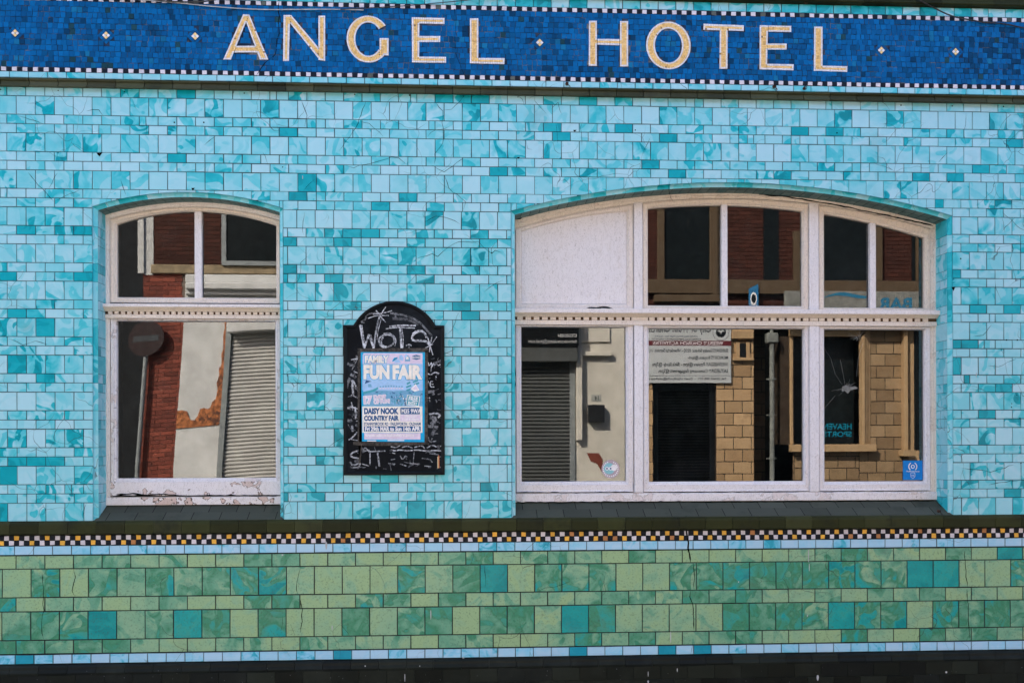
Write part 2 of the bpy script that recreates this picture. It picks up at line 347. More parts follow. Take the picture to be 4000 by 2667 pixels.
SOFT=crop(0,300,2.352,[(100,140),(1700,290),(100,620),(410,610),(885,620),(590,745),(1250,410),(2230,755),(2035,840),(790,930),(1350,495),(1570,500),(1900,300),(340,290),(1230,160)])+\
 crop(1000,350,2.352,[(1820,80),(345,60),(820,320),(110,300),(80,180),(640,720),(1600,230),(110,970),(2290,530),(1690,1070),(1900,200),(820,520),(580,860)])+\
 crop(2000,350,2.352,[(280,345),(905,355),(1740,370),(2050,370),(2180,375),(290,755),(620,760),(770,760),(910,760),(1810,695),(850,860),(430,550),(10,750),(15,510),(300,100),(2340,780),(1240,560),(720,230),(1500,200)])+\
 crop(3000,350,2.352,[(750,270),(1730,410),(1380,490),(210,785),(50,785),(570,710),(810,780),(2150,1130),(1215,300),(2040,290),(2140,290),(1100,900),(2070,1060),(2230,1060),(1360,920),(1420,400)])+\
 crop(0,750,2.412,[(690,365),(160,1270),(345,1060),(655,1060),(790,1145),(640,1400),(25,1400),(830,1490),(210,1490),(300,235),(560,235)])+\
 crop(0,1380,2.305,[(400,120),(570,110),(80,550),(380,550),(480,380),(430,1200),(620,1300),(10,880),(710,880),(750,750),(125,790),(540,800),(800,1100)])+\
 crop(1090,800,2.529,[(540,270),(450,355),(1385,265),(1990,270),(500,490),(1070,530),(1860,160),(1570,90),(1230,500),(1830,620),(1940,460),(105,1080),(1430,720),(1770,510),(700,990),(420,830),(590,830)])+\
 crop(1090,1240,1.9355,[(410,80),(45,80),(1305,525),(340,1080),(85,1285),(1555,1285),(1400,1170),(1430,730),(1580,730),(450,870),(340,640),(600,1440),(1300,800),(90,360),(400,530),(320,1350),(1690,1440)])+\
 crop(3640,800,2.528,[(690,85),(240,560),(430,900),(600,220),(590,1470),(880,1470),(605,430),(240,775)])+crop(3640,1400,2.375,[(690,400),(500,390),(430,710),(310,835),(670,840),(800,590),(590,1160),(750,1165),(400,1040),(300,1160)])
def hit(L,x0,z0,x1,z1):
    for a,b in L:
        if x0<=a<x1 and z0<=b<z1: return True
    return False
def tone(x0,z0,x1,z1,big=False,extra=0.):
    if hit(STR,x0,z0,x1,z1): return (U(.72,.9),R(),R(),U(.12,.35))
    if hit(SOFT,x0,z0,x1,z1): return (U(.36,.5),R(),R(),U(.75,1.1))
    out=x0<-3.95 or x0>5.0
    if out and R()<.06: return (U(.7,.9),R(),R(),.2)
    k=R()
    if k<.34: return (U(.0,.16),R(),R(),U(.05,.25))
    if k<.78: return (U(.14,.32),R(),R(),U(.15,.45))
    return (U(.18,.4),R(),R(),U(.3,.7))
wall=MB(); wall.edge=True; G=.0022
def blue_tile(x0,z0,x1,z1,big,Y=0.):
    o=None
    for q in OP:
        if x1>q['x0'] and x0<q['x1'] and z0<q['zc']: o=q
    if o is None: wall.tile(x0+G,z0+G,x1-G,z1-G,Y,tone(x0,z0,x1,z1,big)); return
    a,b=o['x0'],o['x1']
    if z0<o['zs']-.001:   # beside the jambs: keep only what is outside
        for xa,xb in ((x0,min(x1,a)),(max(x0,b),x1)):
            if xb-xa>.008: wall.tile(xa+G,z0+G,xb-G,min(z1,9)-G,Y,tone(xa,z0,xb,z1,big))
        if z1<=o['zs']: return
        xa,xb=max(x0,a),min(x1,b)
        zlo=o['zs']
    else: xa,xb=x0,x1; zlo=z0
    # above the arch
    n=8; xs=[xa+G+(xb-xa-2*G)*i/n for i in range(n+1)]
    lo=[max(zlo+G,arcz(o,x)+G if a<x<b else zlo+G) for x in xs]
    runs=[];cur=[]
    for x,l in zip(xs,lo):
        if l<z1-G-.002: cur.append((x,l))
        elif cur: runs.append(cur);cur=[]
    if cur: runs.append(cur)
    for c in runs:
        if len(c)<2: continue
        pts=c+[(c[-1][0],z1-G),(c[0][0],z1-G)]
        wall.poly(pts,Y,.006,tone(x0,z0,x1,z1,big))
def course(z0,z1,segs,big,cut=.05):
    for (xa,xb,anchor,ph) in segs:
        k=math.floor((xa-anchor)/P1-ph)-1
        x=anchor+(k+ph)*P1
        while x<xb:
            a,b=max(x,xa),min(x+P1,xb)
            x+=P1
            if b-a<.006: continue
            if not big and b-a>.14 and R()<cut:
                m=a+(b-a)*random.choice((.5,.5,.35,.66)); blue_tile(a,z0,m,z1,False); blue_tile(m,z0,b,z1,False)
            else: blue_tile(a,z0,b,z1,big)
PER=.30607; Z0=2.8965+EYE
rows=[(Z0,Z0+.0745,False,1)]
for k in range(12):
    t=Z0-k*PER; rows.append((t-.1535,t,True,0)); 
    if k<11: rows.append((t-.2298,t-.1535,False,1)); rows.append((t-PER,t-.2298,False,0))
flip=0
for i,(a,b,big,_) in enumerate(rows):
    ph=.5*((i+1)%2)
    if a>OP[1]['zc']-.001: course(a,b,[(XA,XB,OP[0]['x0'],ph)],big)
    else:
        # three anchors: left pier, centre pier, right pier
        if a>=OP[0]['zs']-.06: course(a,b,[(XA,1.9,OP[0]['x0'],ph),(1.9,XB,OP[1]['x1'],ph)],big)
        else: course(a,b,[(XA,OP[0]['x0'],OP[0]['x0'],ph),(OP[0]['x1'],OP[1]['x0'],OP[0]['x1'],ph+.25),(OP[1]['x1'],XB,OP[1]['x1'],ph)],big)
# narrow row directly under the frieze and the one above it
ZF0,ZF1=3.1365+EYE,3.688+EYE
def bandrow(mb,z0,z1,anchor,pitch,fn,y=0,t=.006,xa=XA,xb=XB,g=G):
    x=anchor+math.floor((xa-anchor)/pitch)*pitch
    while x<xb:
        mb.tile(x+g,z0+g,x+pitch-g,z1-g,y,fn(x,z0,x+pitch,z1),t); x+=pitch
bandrow(wall,3.046+EYE,ZF0-.038,X(38,285),P1,tone)
def tone_t(x0,z0,x1,z1): k=R(); return (U(.5,.8),R(),R(),.5) if k<.3 else (U(.1,.45),R(),R(),.6)
bandrow(wall,ZF1+.038,3.803+EYE,X(60,0),P1,tone_t)
wall.build('turquoise_tile_wall',BLUE,hotel)
# grout / masonry face with window openings
gm=MB()
def sheet(x0,z0,x1,z1,y=0.): gm.face([(x0,y,z0),(x1,y,z0),(x1,y,z1),(x0,y,z1)])
sheet(XA,0,XB,SB); sheet(XA,SB,OP[0]['x0'],9); sheet(OP[0]['x1'],SB,OP[1]['x0'],9); sheet(OP[1]['x1'],SB,XB,9)
for o in OP:
    n=32; xs=[o['x0']+(o['x1']-o['x0'])*i/n for i in range(n+1)]
    for i in range(n): gm.face([(xs[i],0,arcz(o,xs[i])),(xs[i+1],0,arcz(o,xs[i+1])),(xs[i+1],0,9),(xs[i],0,9)])
gm.build('masonry_face',GROUT,hotel)
# building mass behind
bm=MB(); bm.box(XA,.6,0,XA+.3,7,9); bm.box(XB-.3,.6,0,XB,7,9); bm.box(XA,7,0,XB,7.3,9); bm.box(XA,0.001,9.001,XB,7.3,9.2)
bm.box(XA+.002,.002,.0,XA+.3,.6,8.99); bm.box(XB-.3,.002,0,XB-.002,.6,8.99)
bm.build('side_walls_and_roof',plain('brown_brick_mass',(.12,.07,.05),.9,.1),hotel)
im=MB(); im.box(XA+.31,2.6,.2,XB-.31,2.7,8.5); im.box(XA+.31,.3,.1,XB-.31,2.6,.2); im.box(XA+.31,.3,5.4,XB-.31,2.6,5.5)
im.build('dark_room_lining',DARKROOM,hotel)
# window reveals and bullnose edging
rev=MB()
def contour(o,off,n=28):
    """opening outline, moved inwards by off: up the left jamb, over the arch, down the right"""
    x0,x1=o['x0']+off,o['x1']-off; Rr=o['R']-off; pts=[]
    za=o['cz']+math.sqrt(max(Rr*Rr-(x0-o['cx'])**2,0))
    a0=math.atan2(za-o['cz'],x0-o['cx']); a1=math.pi-a0
    arc=[(o['cx']+Rr*math.cos(a0+(a1-a0)*i/n),o['cz']+Rr*math.sin(a0+(a1-a0)*i/n)) for i in range(n+1)]
    return x0,x1,za,arc
BN=.032
for oi,o in enumerate(OP):
    prof=[(0,-.006)]+[(BN*(1-math.cos(t)),-.006+BN*math.sin(t)) for t in [math.pi/2*k/5 for k in range(1,6)]]
    dep=o['D']; 
    # jambs
    for side in (0,1):
        sx=1 if side==0 else -1; ex=o['x0'] if side==0 else o['x1']
        zt=o['zs']; z=SB
        zz=sorted(set([SB,zt]+[r[0] for r in rows if SB<r[0]<zt]))
        # bullnose pieces, 2-3 courses each
        i=0
        while i<len(zz)-1:
            j=min(i+random.choice((2,3,3)),len(zz)-1); a,b=zz[i]+.0012,zz[j]-.0012; i=j
            k=R(); c=(U(.15,.34) if k<.8 else U(.5,.7),R(),R(),U(.2,.6))
            for q in range(len(prof)-1):
                (o1,y1),(o2,y2)=prof[q],prof[q+1]
                f=[(ex+sx*o1,y1,a),(ex+sx*o2,y2,a),(ex+sx*o2,y2,b),(ex+sx*o1,y1,b)]
                rev.face(f if side==0 else f[::-1],c)
        # flat reveal tiles
        for i in range(len(zz)-1):
            a,b=zz[i]+.0014,zz[i+1]-.0014; ya=-.006+BN+.001; big=(b-a)>.1
            cuts=[ya,dep+.02] if (i%3==0) else [ya,ya+(dep-ya)*random.choice((.35,.6)),dep+.02]
            for q in range(len(cuts)-1):
                k=R(); c=(U(.1,.34) if k<.8 else U(.45,.7),R(),R(),U(.2,.6)); xx=ex+sx*(BN-.001)
                f=[(xx,cuts[q]+.0012,a),(xx,cuts[q+1]-.0012,a),(xx,cuts[q+1]-.0012,b),(xx,cuts[q]+.0012,b)]
                rev.face(f if side==0 else f[::-1],c)
    # arch
    narc=60 if oi==0 else 140
    x0,x1,za,A=contour(o,0,narc)
    def ap(i,off,y):
        ax,az=A[i]; v=Vector((ax-o['cx'],az-o['cz'])); v=v*(1-off/v.length); return (o['cx']+v.x,y,o['cz']+v.y)
    i=0; step=4
    while i<narc:
        j=min(i+step+random.choice((0,0,1)),narc); k=R(); c=(U(.15,.4) if k<.75 else U(.5,.7),R(),R(),U(.2,.5))
        for m in range(i,j):
            for q in range(len(prof)-1):
                (o1,y1),(o2,y2)=prof[q],prof[q+1]
                e0=.0012/.03 if m==i else 0
                rev.face([ap(m,o1,y1),ap(m,o2,y2),ap(m+1,o2,y2),ap(m+1,o1,y1)],c)
        rev.face([ap(j,.0,-.0065),ap(j,.004,-.0065),ap(j,.004,.02),ap(j,.0,.02)],c)
        i=j
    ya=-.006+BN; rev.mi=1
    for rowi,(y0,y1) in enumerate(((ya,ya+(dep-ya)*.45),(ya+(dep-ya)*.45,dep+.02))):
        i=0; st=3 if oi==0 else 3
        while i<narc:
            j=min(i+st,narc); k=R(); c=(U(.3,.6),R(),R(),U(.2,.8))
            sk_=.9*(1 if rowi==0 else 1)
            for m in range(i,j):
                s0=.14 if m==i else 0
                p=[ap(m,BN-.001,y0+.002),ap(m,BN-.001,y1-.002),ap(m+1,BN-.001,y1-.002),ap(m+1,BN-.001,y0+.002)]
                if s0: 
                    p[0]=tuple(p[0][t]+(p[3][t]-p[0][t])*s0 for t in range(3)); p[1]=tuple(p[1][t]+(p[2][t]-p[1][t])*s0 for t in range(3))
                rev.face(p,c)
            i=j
    rev.mi=0
    for (a,b) in [((o['x0']-.001,SB),(o['x0']-.001,o['zs']))]: pass
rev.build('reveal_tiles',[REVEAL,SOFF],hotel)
for o in OP:
    bk=MB()
    x0,x1,za,A=contour(o,BN-.005,60); pts=[(x0,SB-.05)]+A[::-1]+[(x1,SB-.05)]
    pts=[(x0,SB-.05)]+sorted(A,key=lambda p:p[0])+[(x1,SB-.05)]
    for a,b in zip(pts[:-1],pts[1:]): bk.face([(a[0],.04,a[1]),(a[0],.6,a[1]),(b[0],.6,b[1]),(b[0],.04,b[1])])
    bk.build('reveal_backing',GROUT,hotel)

# ---------------------------------------------------------------- frieze
fr=MB(); cell=.0437
shapes=[]   # letter strokes in world xz
def LQ(ox,oy,s,q): return [at(ox+x/s,oy+y/s) for x,y in q]
LET=[]
a_=(840,30,2.0276); h_=(2250,60,2.138)
def quad(L,*q): return ('q',LQ(*L,q))
def ell(L,cx,cy,rx,ry,ix,iy,t0,t1): return ('e',(L,cx,cy,rx,ry,ix,iy,t0,t1))
LET.append(('A',[quad(a_,(224,60),(271,60),(128,417),(67,417)),quad(a_,(226,60),(273,60),(425,417),(356,417)),quad(a_,(160,308),(322,308),(340,361),(140,361))]))
LET.append(('N',[quad(a_,(544,65),(597,65),(587,428),(540,428)),quad(a_,(820,70),(874,70),(874,428),(820,420)),quad(a_,(556,80),(606,66),(874,385),(836,428))]))
LET.append(('G',[quad(a_,(1303,247),(1376,247),(1376,386),(1303,376)),ell(a_,1215,255,172,183,102,130,37,336)]))
LET.append(('E',[quad(a_,(1558,83),(1620,83),(1618,440),(1560,440)),quad(a_,(1558,83),(1818,88),(1818,136),(1558,131)),quad(a_,(1600,231),(1784,231),(1784,279),(1600,279)),quad(a_,(1560,393),(1831,395),(1831,443),(1560,440))]))
LET.append(('L',[quad(a_,(2018,91),(2086,91),(2086,447),(2018,446)),quad(a_,(2018,403),(2294,405),(2292,453),(2018,447))]))
LET.append(('H',[quad(h_,(107,52),(173,52),(173,428),(104,428)),quad(h_,(366,54),(434,54),(434,434),(366,433)),quad(h_,(150,202),(390,205),(390,258),(150,251))]))
LET.append(('O',[ell(h_,770,258,186,193,112,138,0,360)]))
LET.append(('T',[quad(h_,(1062,77),(1399,90),(1399,138),(1062,128)),quad(h_,(1198,100),(1264,102),(1262,452),(1195,451))]))
LET.append(('E',[quad(h_,(1531,89),(1601,91),(1592,460),(1530,456)),quad(h_,(1531,89),(1794,95),(1794,146),(1531,141)),quad(h_,(1570,242),(1756,242),(1756,293),(1570,293)),quad(h_,(1530,409),(1815,414),(1813,466),(1530,457))]))
LET.append(('L',[quad(h_,(1985,101),(2056,101),(2055,470),(1982,470)),quad(h_,(1982,424),(2263,431),(2262,479),(1982,469))]))
def inq(q,x,z):
    s=None
    for i in range(4):
        (a,b),(c,d)=q[i],q[(i+1)%4]; k=(c-a)*(z-b)-(d-b)*(x-a)
        if abs(k)<1e-9: continue
        if s is None: s=k>0
        elif (k>0)!=s: return False
    return True
def ewin(e):
    L,cx,cy,rx,ry,ix,iy,t0,t1=e
    c=at(L[0]+cx/L[2],L[1]+cy/L[2]); k=at(L[0]+(cx+100)/L[2],L[1]+cy/L[2])[0]-c[0]; k/=100
    return c,rx*k,ry*k*1.02,ix*k,iy*k*1.02,t0,t1
def ine(e,x,z):
    c,rx,ry,ix,iy,t0,t1=e; dx,dz=x-c[0],z-c[1]
    if (dx/rx)**2+(dz/ry)**2>1 or (dx/ix)**2+(dz/iy)**2<1: return False
    a=math.degrees(math.atan2(dz,dx))%360; return t0<=a<=t1
for ch,st in LET:
    for i,s in enumerate(st):
        if s[0]=='e': st[i]=('e',ewin(s[1]))
def inside(st,x,z):
    for k,s in st:
        if (inq(s,x,z) if k=='q' else ine(s,x,z)): return True
    return False
allst=[s for ch,st in LET for s in st]
dots=[at(61,132),at(416,141),at(763.5,144),at(2108,169),at(3441,199),at(3731,204.5)]
z=ZF0
nr=12; rh=(ZF1-ZF0)/nr
for r in range(nr):
    x=XA+U(0,cell); rz=ZF0+r*rh
    while x<XB:
        wv=cell*U(.86,1.14); cx,cz=x+wv/2,rz+rh/2
        if not inside(allst,cx,cz) and not any(abs(cx-a)+abs(cz-b)<.075 for a,b in dots):
            k=R(); t=.05 if k<.5 else .2 if k<.8 else .4 if k<.92 else .55 if k<.96 else .7 if k<.985 else .9
            if cx>4.3 and R()<.4 and abs(cz-(3.42+EYE))<.2: t=.55
            fr.tile(x+.0014,rz+.0014+U(-.002,.002),x+wv-.0014,rz+rh-.0014+U(-.002,.002),-.004,(t,R(),R(),0),.004,.0015,.0022)
        x+=wv
# lozenges
def loz(mb,cx,cz,h,n,fn,y=-.004,t=.005):
    s=2*h/n
    for i in range(n):
        for j in range(n):
            a=-h+i*s+s/2; b=-h+j*s+s/2; g=.45*s
            q=[(a-g,b-g),(a+g,b-g),(a+g,b+g),(a-g,b+g)]
            c=math.sqrt(.5); mb.poly([(cx+(p-q_)*c,cz+(p+q_)*c) for p,q_ in q],y,t,fn(i,j))
for a,b in dots: loz(fr,a,b,.052,4,lambda i,j:(.2 if R()<.6 else .05,R(),R(),0) if not(0<i<3 and 0<j<3) else (.38,R(),R(),0),t=.0035)
frz=fr.build('blue_mosaic_frieze',MOSB,hotel)
gb=MB(); gb.box(XA,-.0045,ZF0-.04,XB,-.001,ZF1+.04); gb.build('frieze_bedding',GROUTB,hotel)
for a,b in dots:
    dm=MB(); loz(dm,a,b,.0235,2,lambda i,j:(.7 if (i+j)%2 else .22,R(),R(),0),t=.0062); dm.build('lozenge',GOLD,hotel)
TS=.0150
for ch,st in LET:
    lm=MB(); done=[]
    for kind,s in st:
        cells=[]
        if kind=='q':
            a,b,c,d=[Vector(p) for p in s]
            w_=((b-a).length+(c-d).length)/2; l_=((d-a).length+(c-b).length)/2
            nu,nv=max(2,round(w_/TS)),max(2,round(l_/TS))
            for i in range(nu):
                for j in range(nv):
                    def bl(u,v): return a*(1-u)*(1-v)+b*u*(1-v)+c*u*v+d*(1-u)*v
                    cells.append([bl(i/nu,j/nv),bl((i+1)/nu,j/nv),bl((i+1)/nu,(j+1)/nv),bl(i/nu,(j+1)/nv)])
        else:
            c0,rx,ry,ix,iy,t0,t1=s; nt_=round((t1-t0)/360*2*math.pi*(rx+ry)/2/TS); nr_=max(3,round((rx-ix)/TS))
            def ep(i,j):
                t=math.radians(t0+(t1-t0)*j/nt_); f=i/nr_
                return Vector((c0[0]+(ix+(rx-ix)*f)*math.cos(t),c0[1]+(iy+(ry-iy)*f)*math.sin(t)))
            for i in range(nr_):
                for j in range(nt_): cells.append([ep(i,j),ep(i,j+1),ep(i+1,j+1),ep(i+1,j)])
        for q in cells:
            m=(q[0]+q[1]+q[2]+q[3])/4
            if inside(done,m.x,m.y): continue
            e=False
            for k in range(8):
                if not inside(st,m.x+.0115*math.cos(k*math.pi/4),m.y+.0115*math.sin(k*math.pi/4)): e=True;break
            t=.7 if e else (.05 if R()<.5 else .25 if R()<.6 else .45)
            if R()<.006: t=.9
            p=[m+(v-m)*.90+Vector((U(-.0006,.0006),U(-.0006,.0006))) for v in q]
            ar=sum(p[i].x*p[(i+1)%4].y-p[(i+1)%4].x*p[i].y for i in range(4))
            if ar<0: p=p[::-1]
            lm.poly([(v.x,v.y) for v in p],-.004,.0075,(t,R(),R(),0))
        done.append((kind,s))
    lm.build('letter',GOLD,hotel)['label']='letter %s of the name in gold mosaic edged with white'%ch
# checker borders
ck=MB(); CW=.0434
def checks(z0,z1,anchor,pat,cw=CW,nrows=1,y=-.003):
    x=anchor+math.floor((XA-anchor)/cw)*cw; i=round((x-anchor)/cw)
    while x<XB:
        t=pat(i); ck.tile(x+.0015,z0+.0015,x+cw*U(.97,1.0)-.0015,z1-.0015,y,(t,R(),R(),0),.005,.003,.0022); x+=cw; i+=1
bw=lambda i:(.1 if i%2==0 else .3) if R()>.03 else .9
CW2=.0434
checks(ZF0-.037,ZF0-.001,X(5,258),bw,.0430); checks(ZF1+.001,ZF1+.037,X(12,4),bw,.0430)
def g1(i):
    if i%2==0: return .3
    return (.5 if i%6==3 else .1) if R()>.05 else .7
def g2(i):
    if i%2: return .3
    return (.5 if i%6==0 else .1) if R()>.05 else .7
GC=.0412
checks(-.7795+EYE,-.7400+EYE,X(-3.6,2102),g1,GC); checks(-.8200+EYE,-.7805+EYE,X(-3.6,2102),g2,GC)
ck.build('checker_border',CHK,hotel)
# green dado
gd=MB(); gd.edge=True
def cropg(ox,l): return [at(ox+x/2.351,2000+y/2.351) for x,y in l]
GT=cropg(0,[(1735,1010),(950,1030)])+cropg(1000,[(2170,600)])+cropg(2000,[(560,960)])+cropg(3000,[(1360,570),(1600,570),(650,930),(2320,380)])
GM=cropg(0,[(1475,630),(2240,680),(1990,690),(620,1030),(420,660)])+cropg(1000,[(1420,640),(1020,800),(60,640),(2030,430)])+cropg(2000,[(570,600),(320,600),(1550,590),(1790,590),(2040,600),(680,1150)])+cropg(3000,[(1120,570),(650,570),(410,570),(2280,560),(410,930),(890,930),(1120,930),(1600,930),(890,570)])
GD=cropg(0,[(280,1230),(80,1230),(420,1030),(2000,960)])+cropg(1000,[(1870,600),(260,810),(920,980),(1670,980),(2170,980),(150,1000)])+cropg(2000,[(810,960),(90,960),(2040,950),(2200,950),(910,760),(1650,770),(2240,600)])+cropg(3000,[(1840,930),(740,385),(2080,930),(170,930),(740,1120),(1450,1120),(170,570)])
def toneg(x0,z0,x1,z1):
    if hit(GT,x0,z0,x1,z1): return (U(.78,.92),R(),R(),U(.15,.3))
    if hit(GM,x0,z0,x1,z1): return (U(.46,.58),R(),R(),U(.5,.8))
    if hit(GD,x0,z0,x1,z1): return (U(.46,.52),R(),R(),U(.25,.4))
    if (x0<-3.9 or x0>4.9) and R()<.15: return (.6,R(),R(),.6)
    k=R()
    if k<.45: return (U(.0,.16),R(),R(),U(.15,.35))
    if k<.75: return (U(.16,.3),R(),R(),U(.2,.5))
    return (U(.28,.42),R(),R(),U(.2,.5))
P2=.2322; g_=.003
for z0,z1,anc in ((-1.0145,-.9045,(176.5,2190)),(-1.251,-1.0145,(123,2280)),(-1.3675,-1.251,(176.5,2360)),(-1.6045,-1.3675,(121.5,2440)),(-1.719,-1.6045,(176.5,2525))):
    bandrow(gd,z0+EYE,z1+EYE,X(*anc),P2,toneg,0,.007,g=g_)
gd.build('green_tile_dado',GREEN,hotel)
pb=MB(); pb.edge=True
BD=cropg(0,[(235,1345)])+cropg(1000,[(820,1285)])+cropg(2000,[(635,1255),(1455,1240),(1780,1240)])
def toneb(x0,z0,x1,z1):
    if hit(BD,x0,z0,x1,z1): return (.85,R(),R(),.1)
    k=R(); return (U(0,.15),R(),R(),.15) if k<.55 else (U(.2,.4),R(),R(),U(.3,.7))
bandrow(pb,-.9+EYE,-.8245+EYE,X(58,2145),P1,toneb,g=.002); bandrow(pb,-1.802+EYE,-1.7235+EYE,X(60,2570),P1,toneb,g=.002)
pb.build('pale_blue_tile_rows',PALEB,hotel)
# mouldings: (y,z) profiles listed from bottom to top
e=lambda z:z+EYE
rt=lambda:(random.choice((.1,.3,.3,.55,.8)),R(),R(),0)
mo=MB(); mo.run([(.0,e(2.968)),(-.030,e(2.962)),(-.050,e(2.960)),(-.055,e(2.966)),(-.050,e(2.973)),(-.036,e(2.978)),(-.034,e(3.006)),(-.05,e(3.014)),(-.055,e(3.022)),(-.05,e(3.027)),(0,e(3.045))],XA,XB,.2322,rt,ph=.1,gap=.006)
mo.build('drip_moulding',DRIP,hotel)
mo=MB(); mo.run([(.0,e(3.805)),(-.055,e(3.805)),(-.065,e(3.812)),(-.06,e(3.826)),(-.045,e(3.834)),(-.04,e(3.87)),(-.06,e(3.90)),(-.10,e(3.93)),(-.12,e(3.97)),(0,e(3.99))],XA,XB,.2322,rt,ph=.16)
mo.build('upper_cornice',MOULD,hotel)
mo=MB(); mo.run([(0,e(-.735)),(-.035,e(-.727)),(-.042,e(-.722)),(-.042,e(-.652)),(-.036,e(-.634)),(-.022,e(-.622)),(.0,e(-.618))],XA,XB,.2322,rt,ph=X(46,2060)-XA)
mo.build('string_course',MOULD,hotel)
mo=MB(); mo.run([(-.0,e(-2.0)),(-.052,e(-1.886)),(-.055,e(-1.87)),(-.05,e(-1.86)),(-.04,e(-1.845)),(-.035,e(-1.825)),(-.022,e(-1.810)),(0,e(-1.804))],XA,XB,.2322,rt,ph=X(46,2610)-XA)
mo.build('plinth_moulding',PLINTH,hotel)
pl=MB(); zt=e(-1.886); r=0
while zt>.02:
    h=.1125; x=XA-(.116 if r%2 else 0)
    while x<XB: pl.tile(x+.0016,zt-h+.0012,x+.2322-.0016,zt-.0012,-.046,(random.choice((.1,.3,.55,.8)),R(),R(),0),.006,.002); x+=.2322
    zt-=h; r+=1
pl.box(XA,-.046,0,XB,-.001,e(-1.89)); pl.build('plinth',PLINTH,hotel)
up=MB(); z=e(4.0); r=0
while z<8.95:
    x=XA-(.11 if r%2 else 0)
    while x<XB: up.tile(x+.004,z+.004,x+.222,z+.071,0,(.3,R(),R(),0),.005,.002); x+=.2255
    z+=.075; r+=1
up.build('upper_brickwork',tinted('red_brick',[(.25,.07,.04),(.2,.06,.035)],.8,.2,.3),hotel)
# sills: sloping glazed bricks, two rows
for oi,o in enumerate(OP):
    sm=MB(); yb=o['D']+.01; zb=Z(700,1971,yb) if oi==0 else Z(2800,1955,yb); yf=-.012; zf=e(-.6175)
    rowsy=[(yf,yf+(yb-yf)*.5),(yf+(yb-yf)*.5,yb+.06)]
    zz=lambda y:zf+(zb-zf)*(y-yf)/(yb-yf)
    for ri,(ya,yb2) in enumerate(rowsy):
        x=o['x0']+.004-(.116 if ri==(oi) else 0)-.02
        while x<o['x1']:
            a,b=max(x+.003,o['x0']+.006),min(x+.2292,o['x1']-.006); c=(random.choice((.1,.4,.7)),R(),R(),0)
            if b-a>.01:
                q=[(a,ya+.0022,zz(ya)),(b,ya+.0022,zz(ya)),(b,yb2-.0022,zz(yb2)),(a,yb2-.0022,zz(yb2))]
                # reveals are cut straight: keep inside jambs behind the bullnose
                q=[(min(max(p[0],o['x0']+(BN if p[1]>.03 else .004)),o['x1']-(BN if p[1]>.03 else .004)),p[1],p[2]) for p in q]
                sm.face(q,c)
                if ri==0: sm.face([(a,ya+.0012,zf-.02),(b,ya+.0012,zf-.02),(b,ya+.0012,zz(ya)),(a,ya+.0012,zz(ya))],c)
            x+=.2322
    s=sm.build('window_sill',SILL,hotel)
    bk2=MB(); bk2.face([(o['x0'],yf+.003,zf-.008),(o['x1'],yf+.003,zf-.008),(o['x1'],.4,zz(.4)-.006),(o['x0'],.4,zz(.4)-.006)]); bk2.build('sill_bedding',GROUT,s)
# ---------------------------------------------------------------- windows
def arc3(p,q,r,n=16):
    (ax,az),(bx,bz),(cx,cz)=p,q,r
    d=2*(ax*(bz-cz)+bx*(cz-az)+cx*(az-bz))
    if abs(d)<1e-7: return [(ax+(cx-ax)*i/n,az+(cz-az)*i/n) for i in range(n+1)]
    ux=((ax*ax+az*az)*(bz-cz)+(bx*bx+bz*bz)*(cz-az)+(cx*cx+cz*cz)*(az-bz))/d
    uz=((ax*ax+az*az)*(cx-bx)+(bx*bx+bz*bz)*(ax-cx)+(cx*cx+cz*cz)*(bx-ax))/d
    Rr=math.hypot(ax-ux,az-uz); sg=1 if bz>uz else -1
    out=[]
    for i in range(n+1):
        x=ax+(cx-ax)*i/n; out.append((x,uz+sg*math.sqrt(max(Rr*Rr-(x-ux)**2,0))))
    return out
def loop(x0,z0,x1,top):          # top: list of (x,z) left->right, then closed along the bottom
    return [(x0,z0)]+top+[(x1,z0)]
def rect(x0,z0,x1,z1,n=1): return [(x0,z0),(x0,z1),(x1,z1),(x1,z0)]
CR=lambda k,f=0:(k,R(),f,0)
def pane(name,lp,y,par):
    m=MB(); m.face([(a,y,b) for a,b in lp][::-1]); return m.build('glass_pane',GLASS,par)
SASHP=[(.09,.05),(.09,-.012),(.18,-.012),(.24,-.004),(.72,-.004),(.80,.004),(.95,.010),(1.,.018),(1.,.05)]
def sashring(outer,inner,Y,par,name='sash',cr=0.,fl=0.,prof=SASHP):
    m=MB(); m.ring(outer,inner,[(t,Y+y) for t,y in prof],CR(cr,fl)); return m.build(name,PAINT,par)
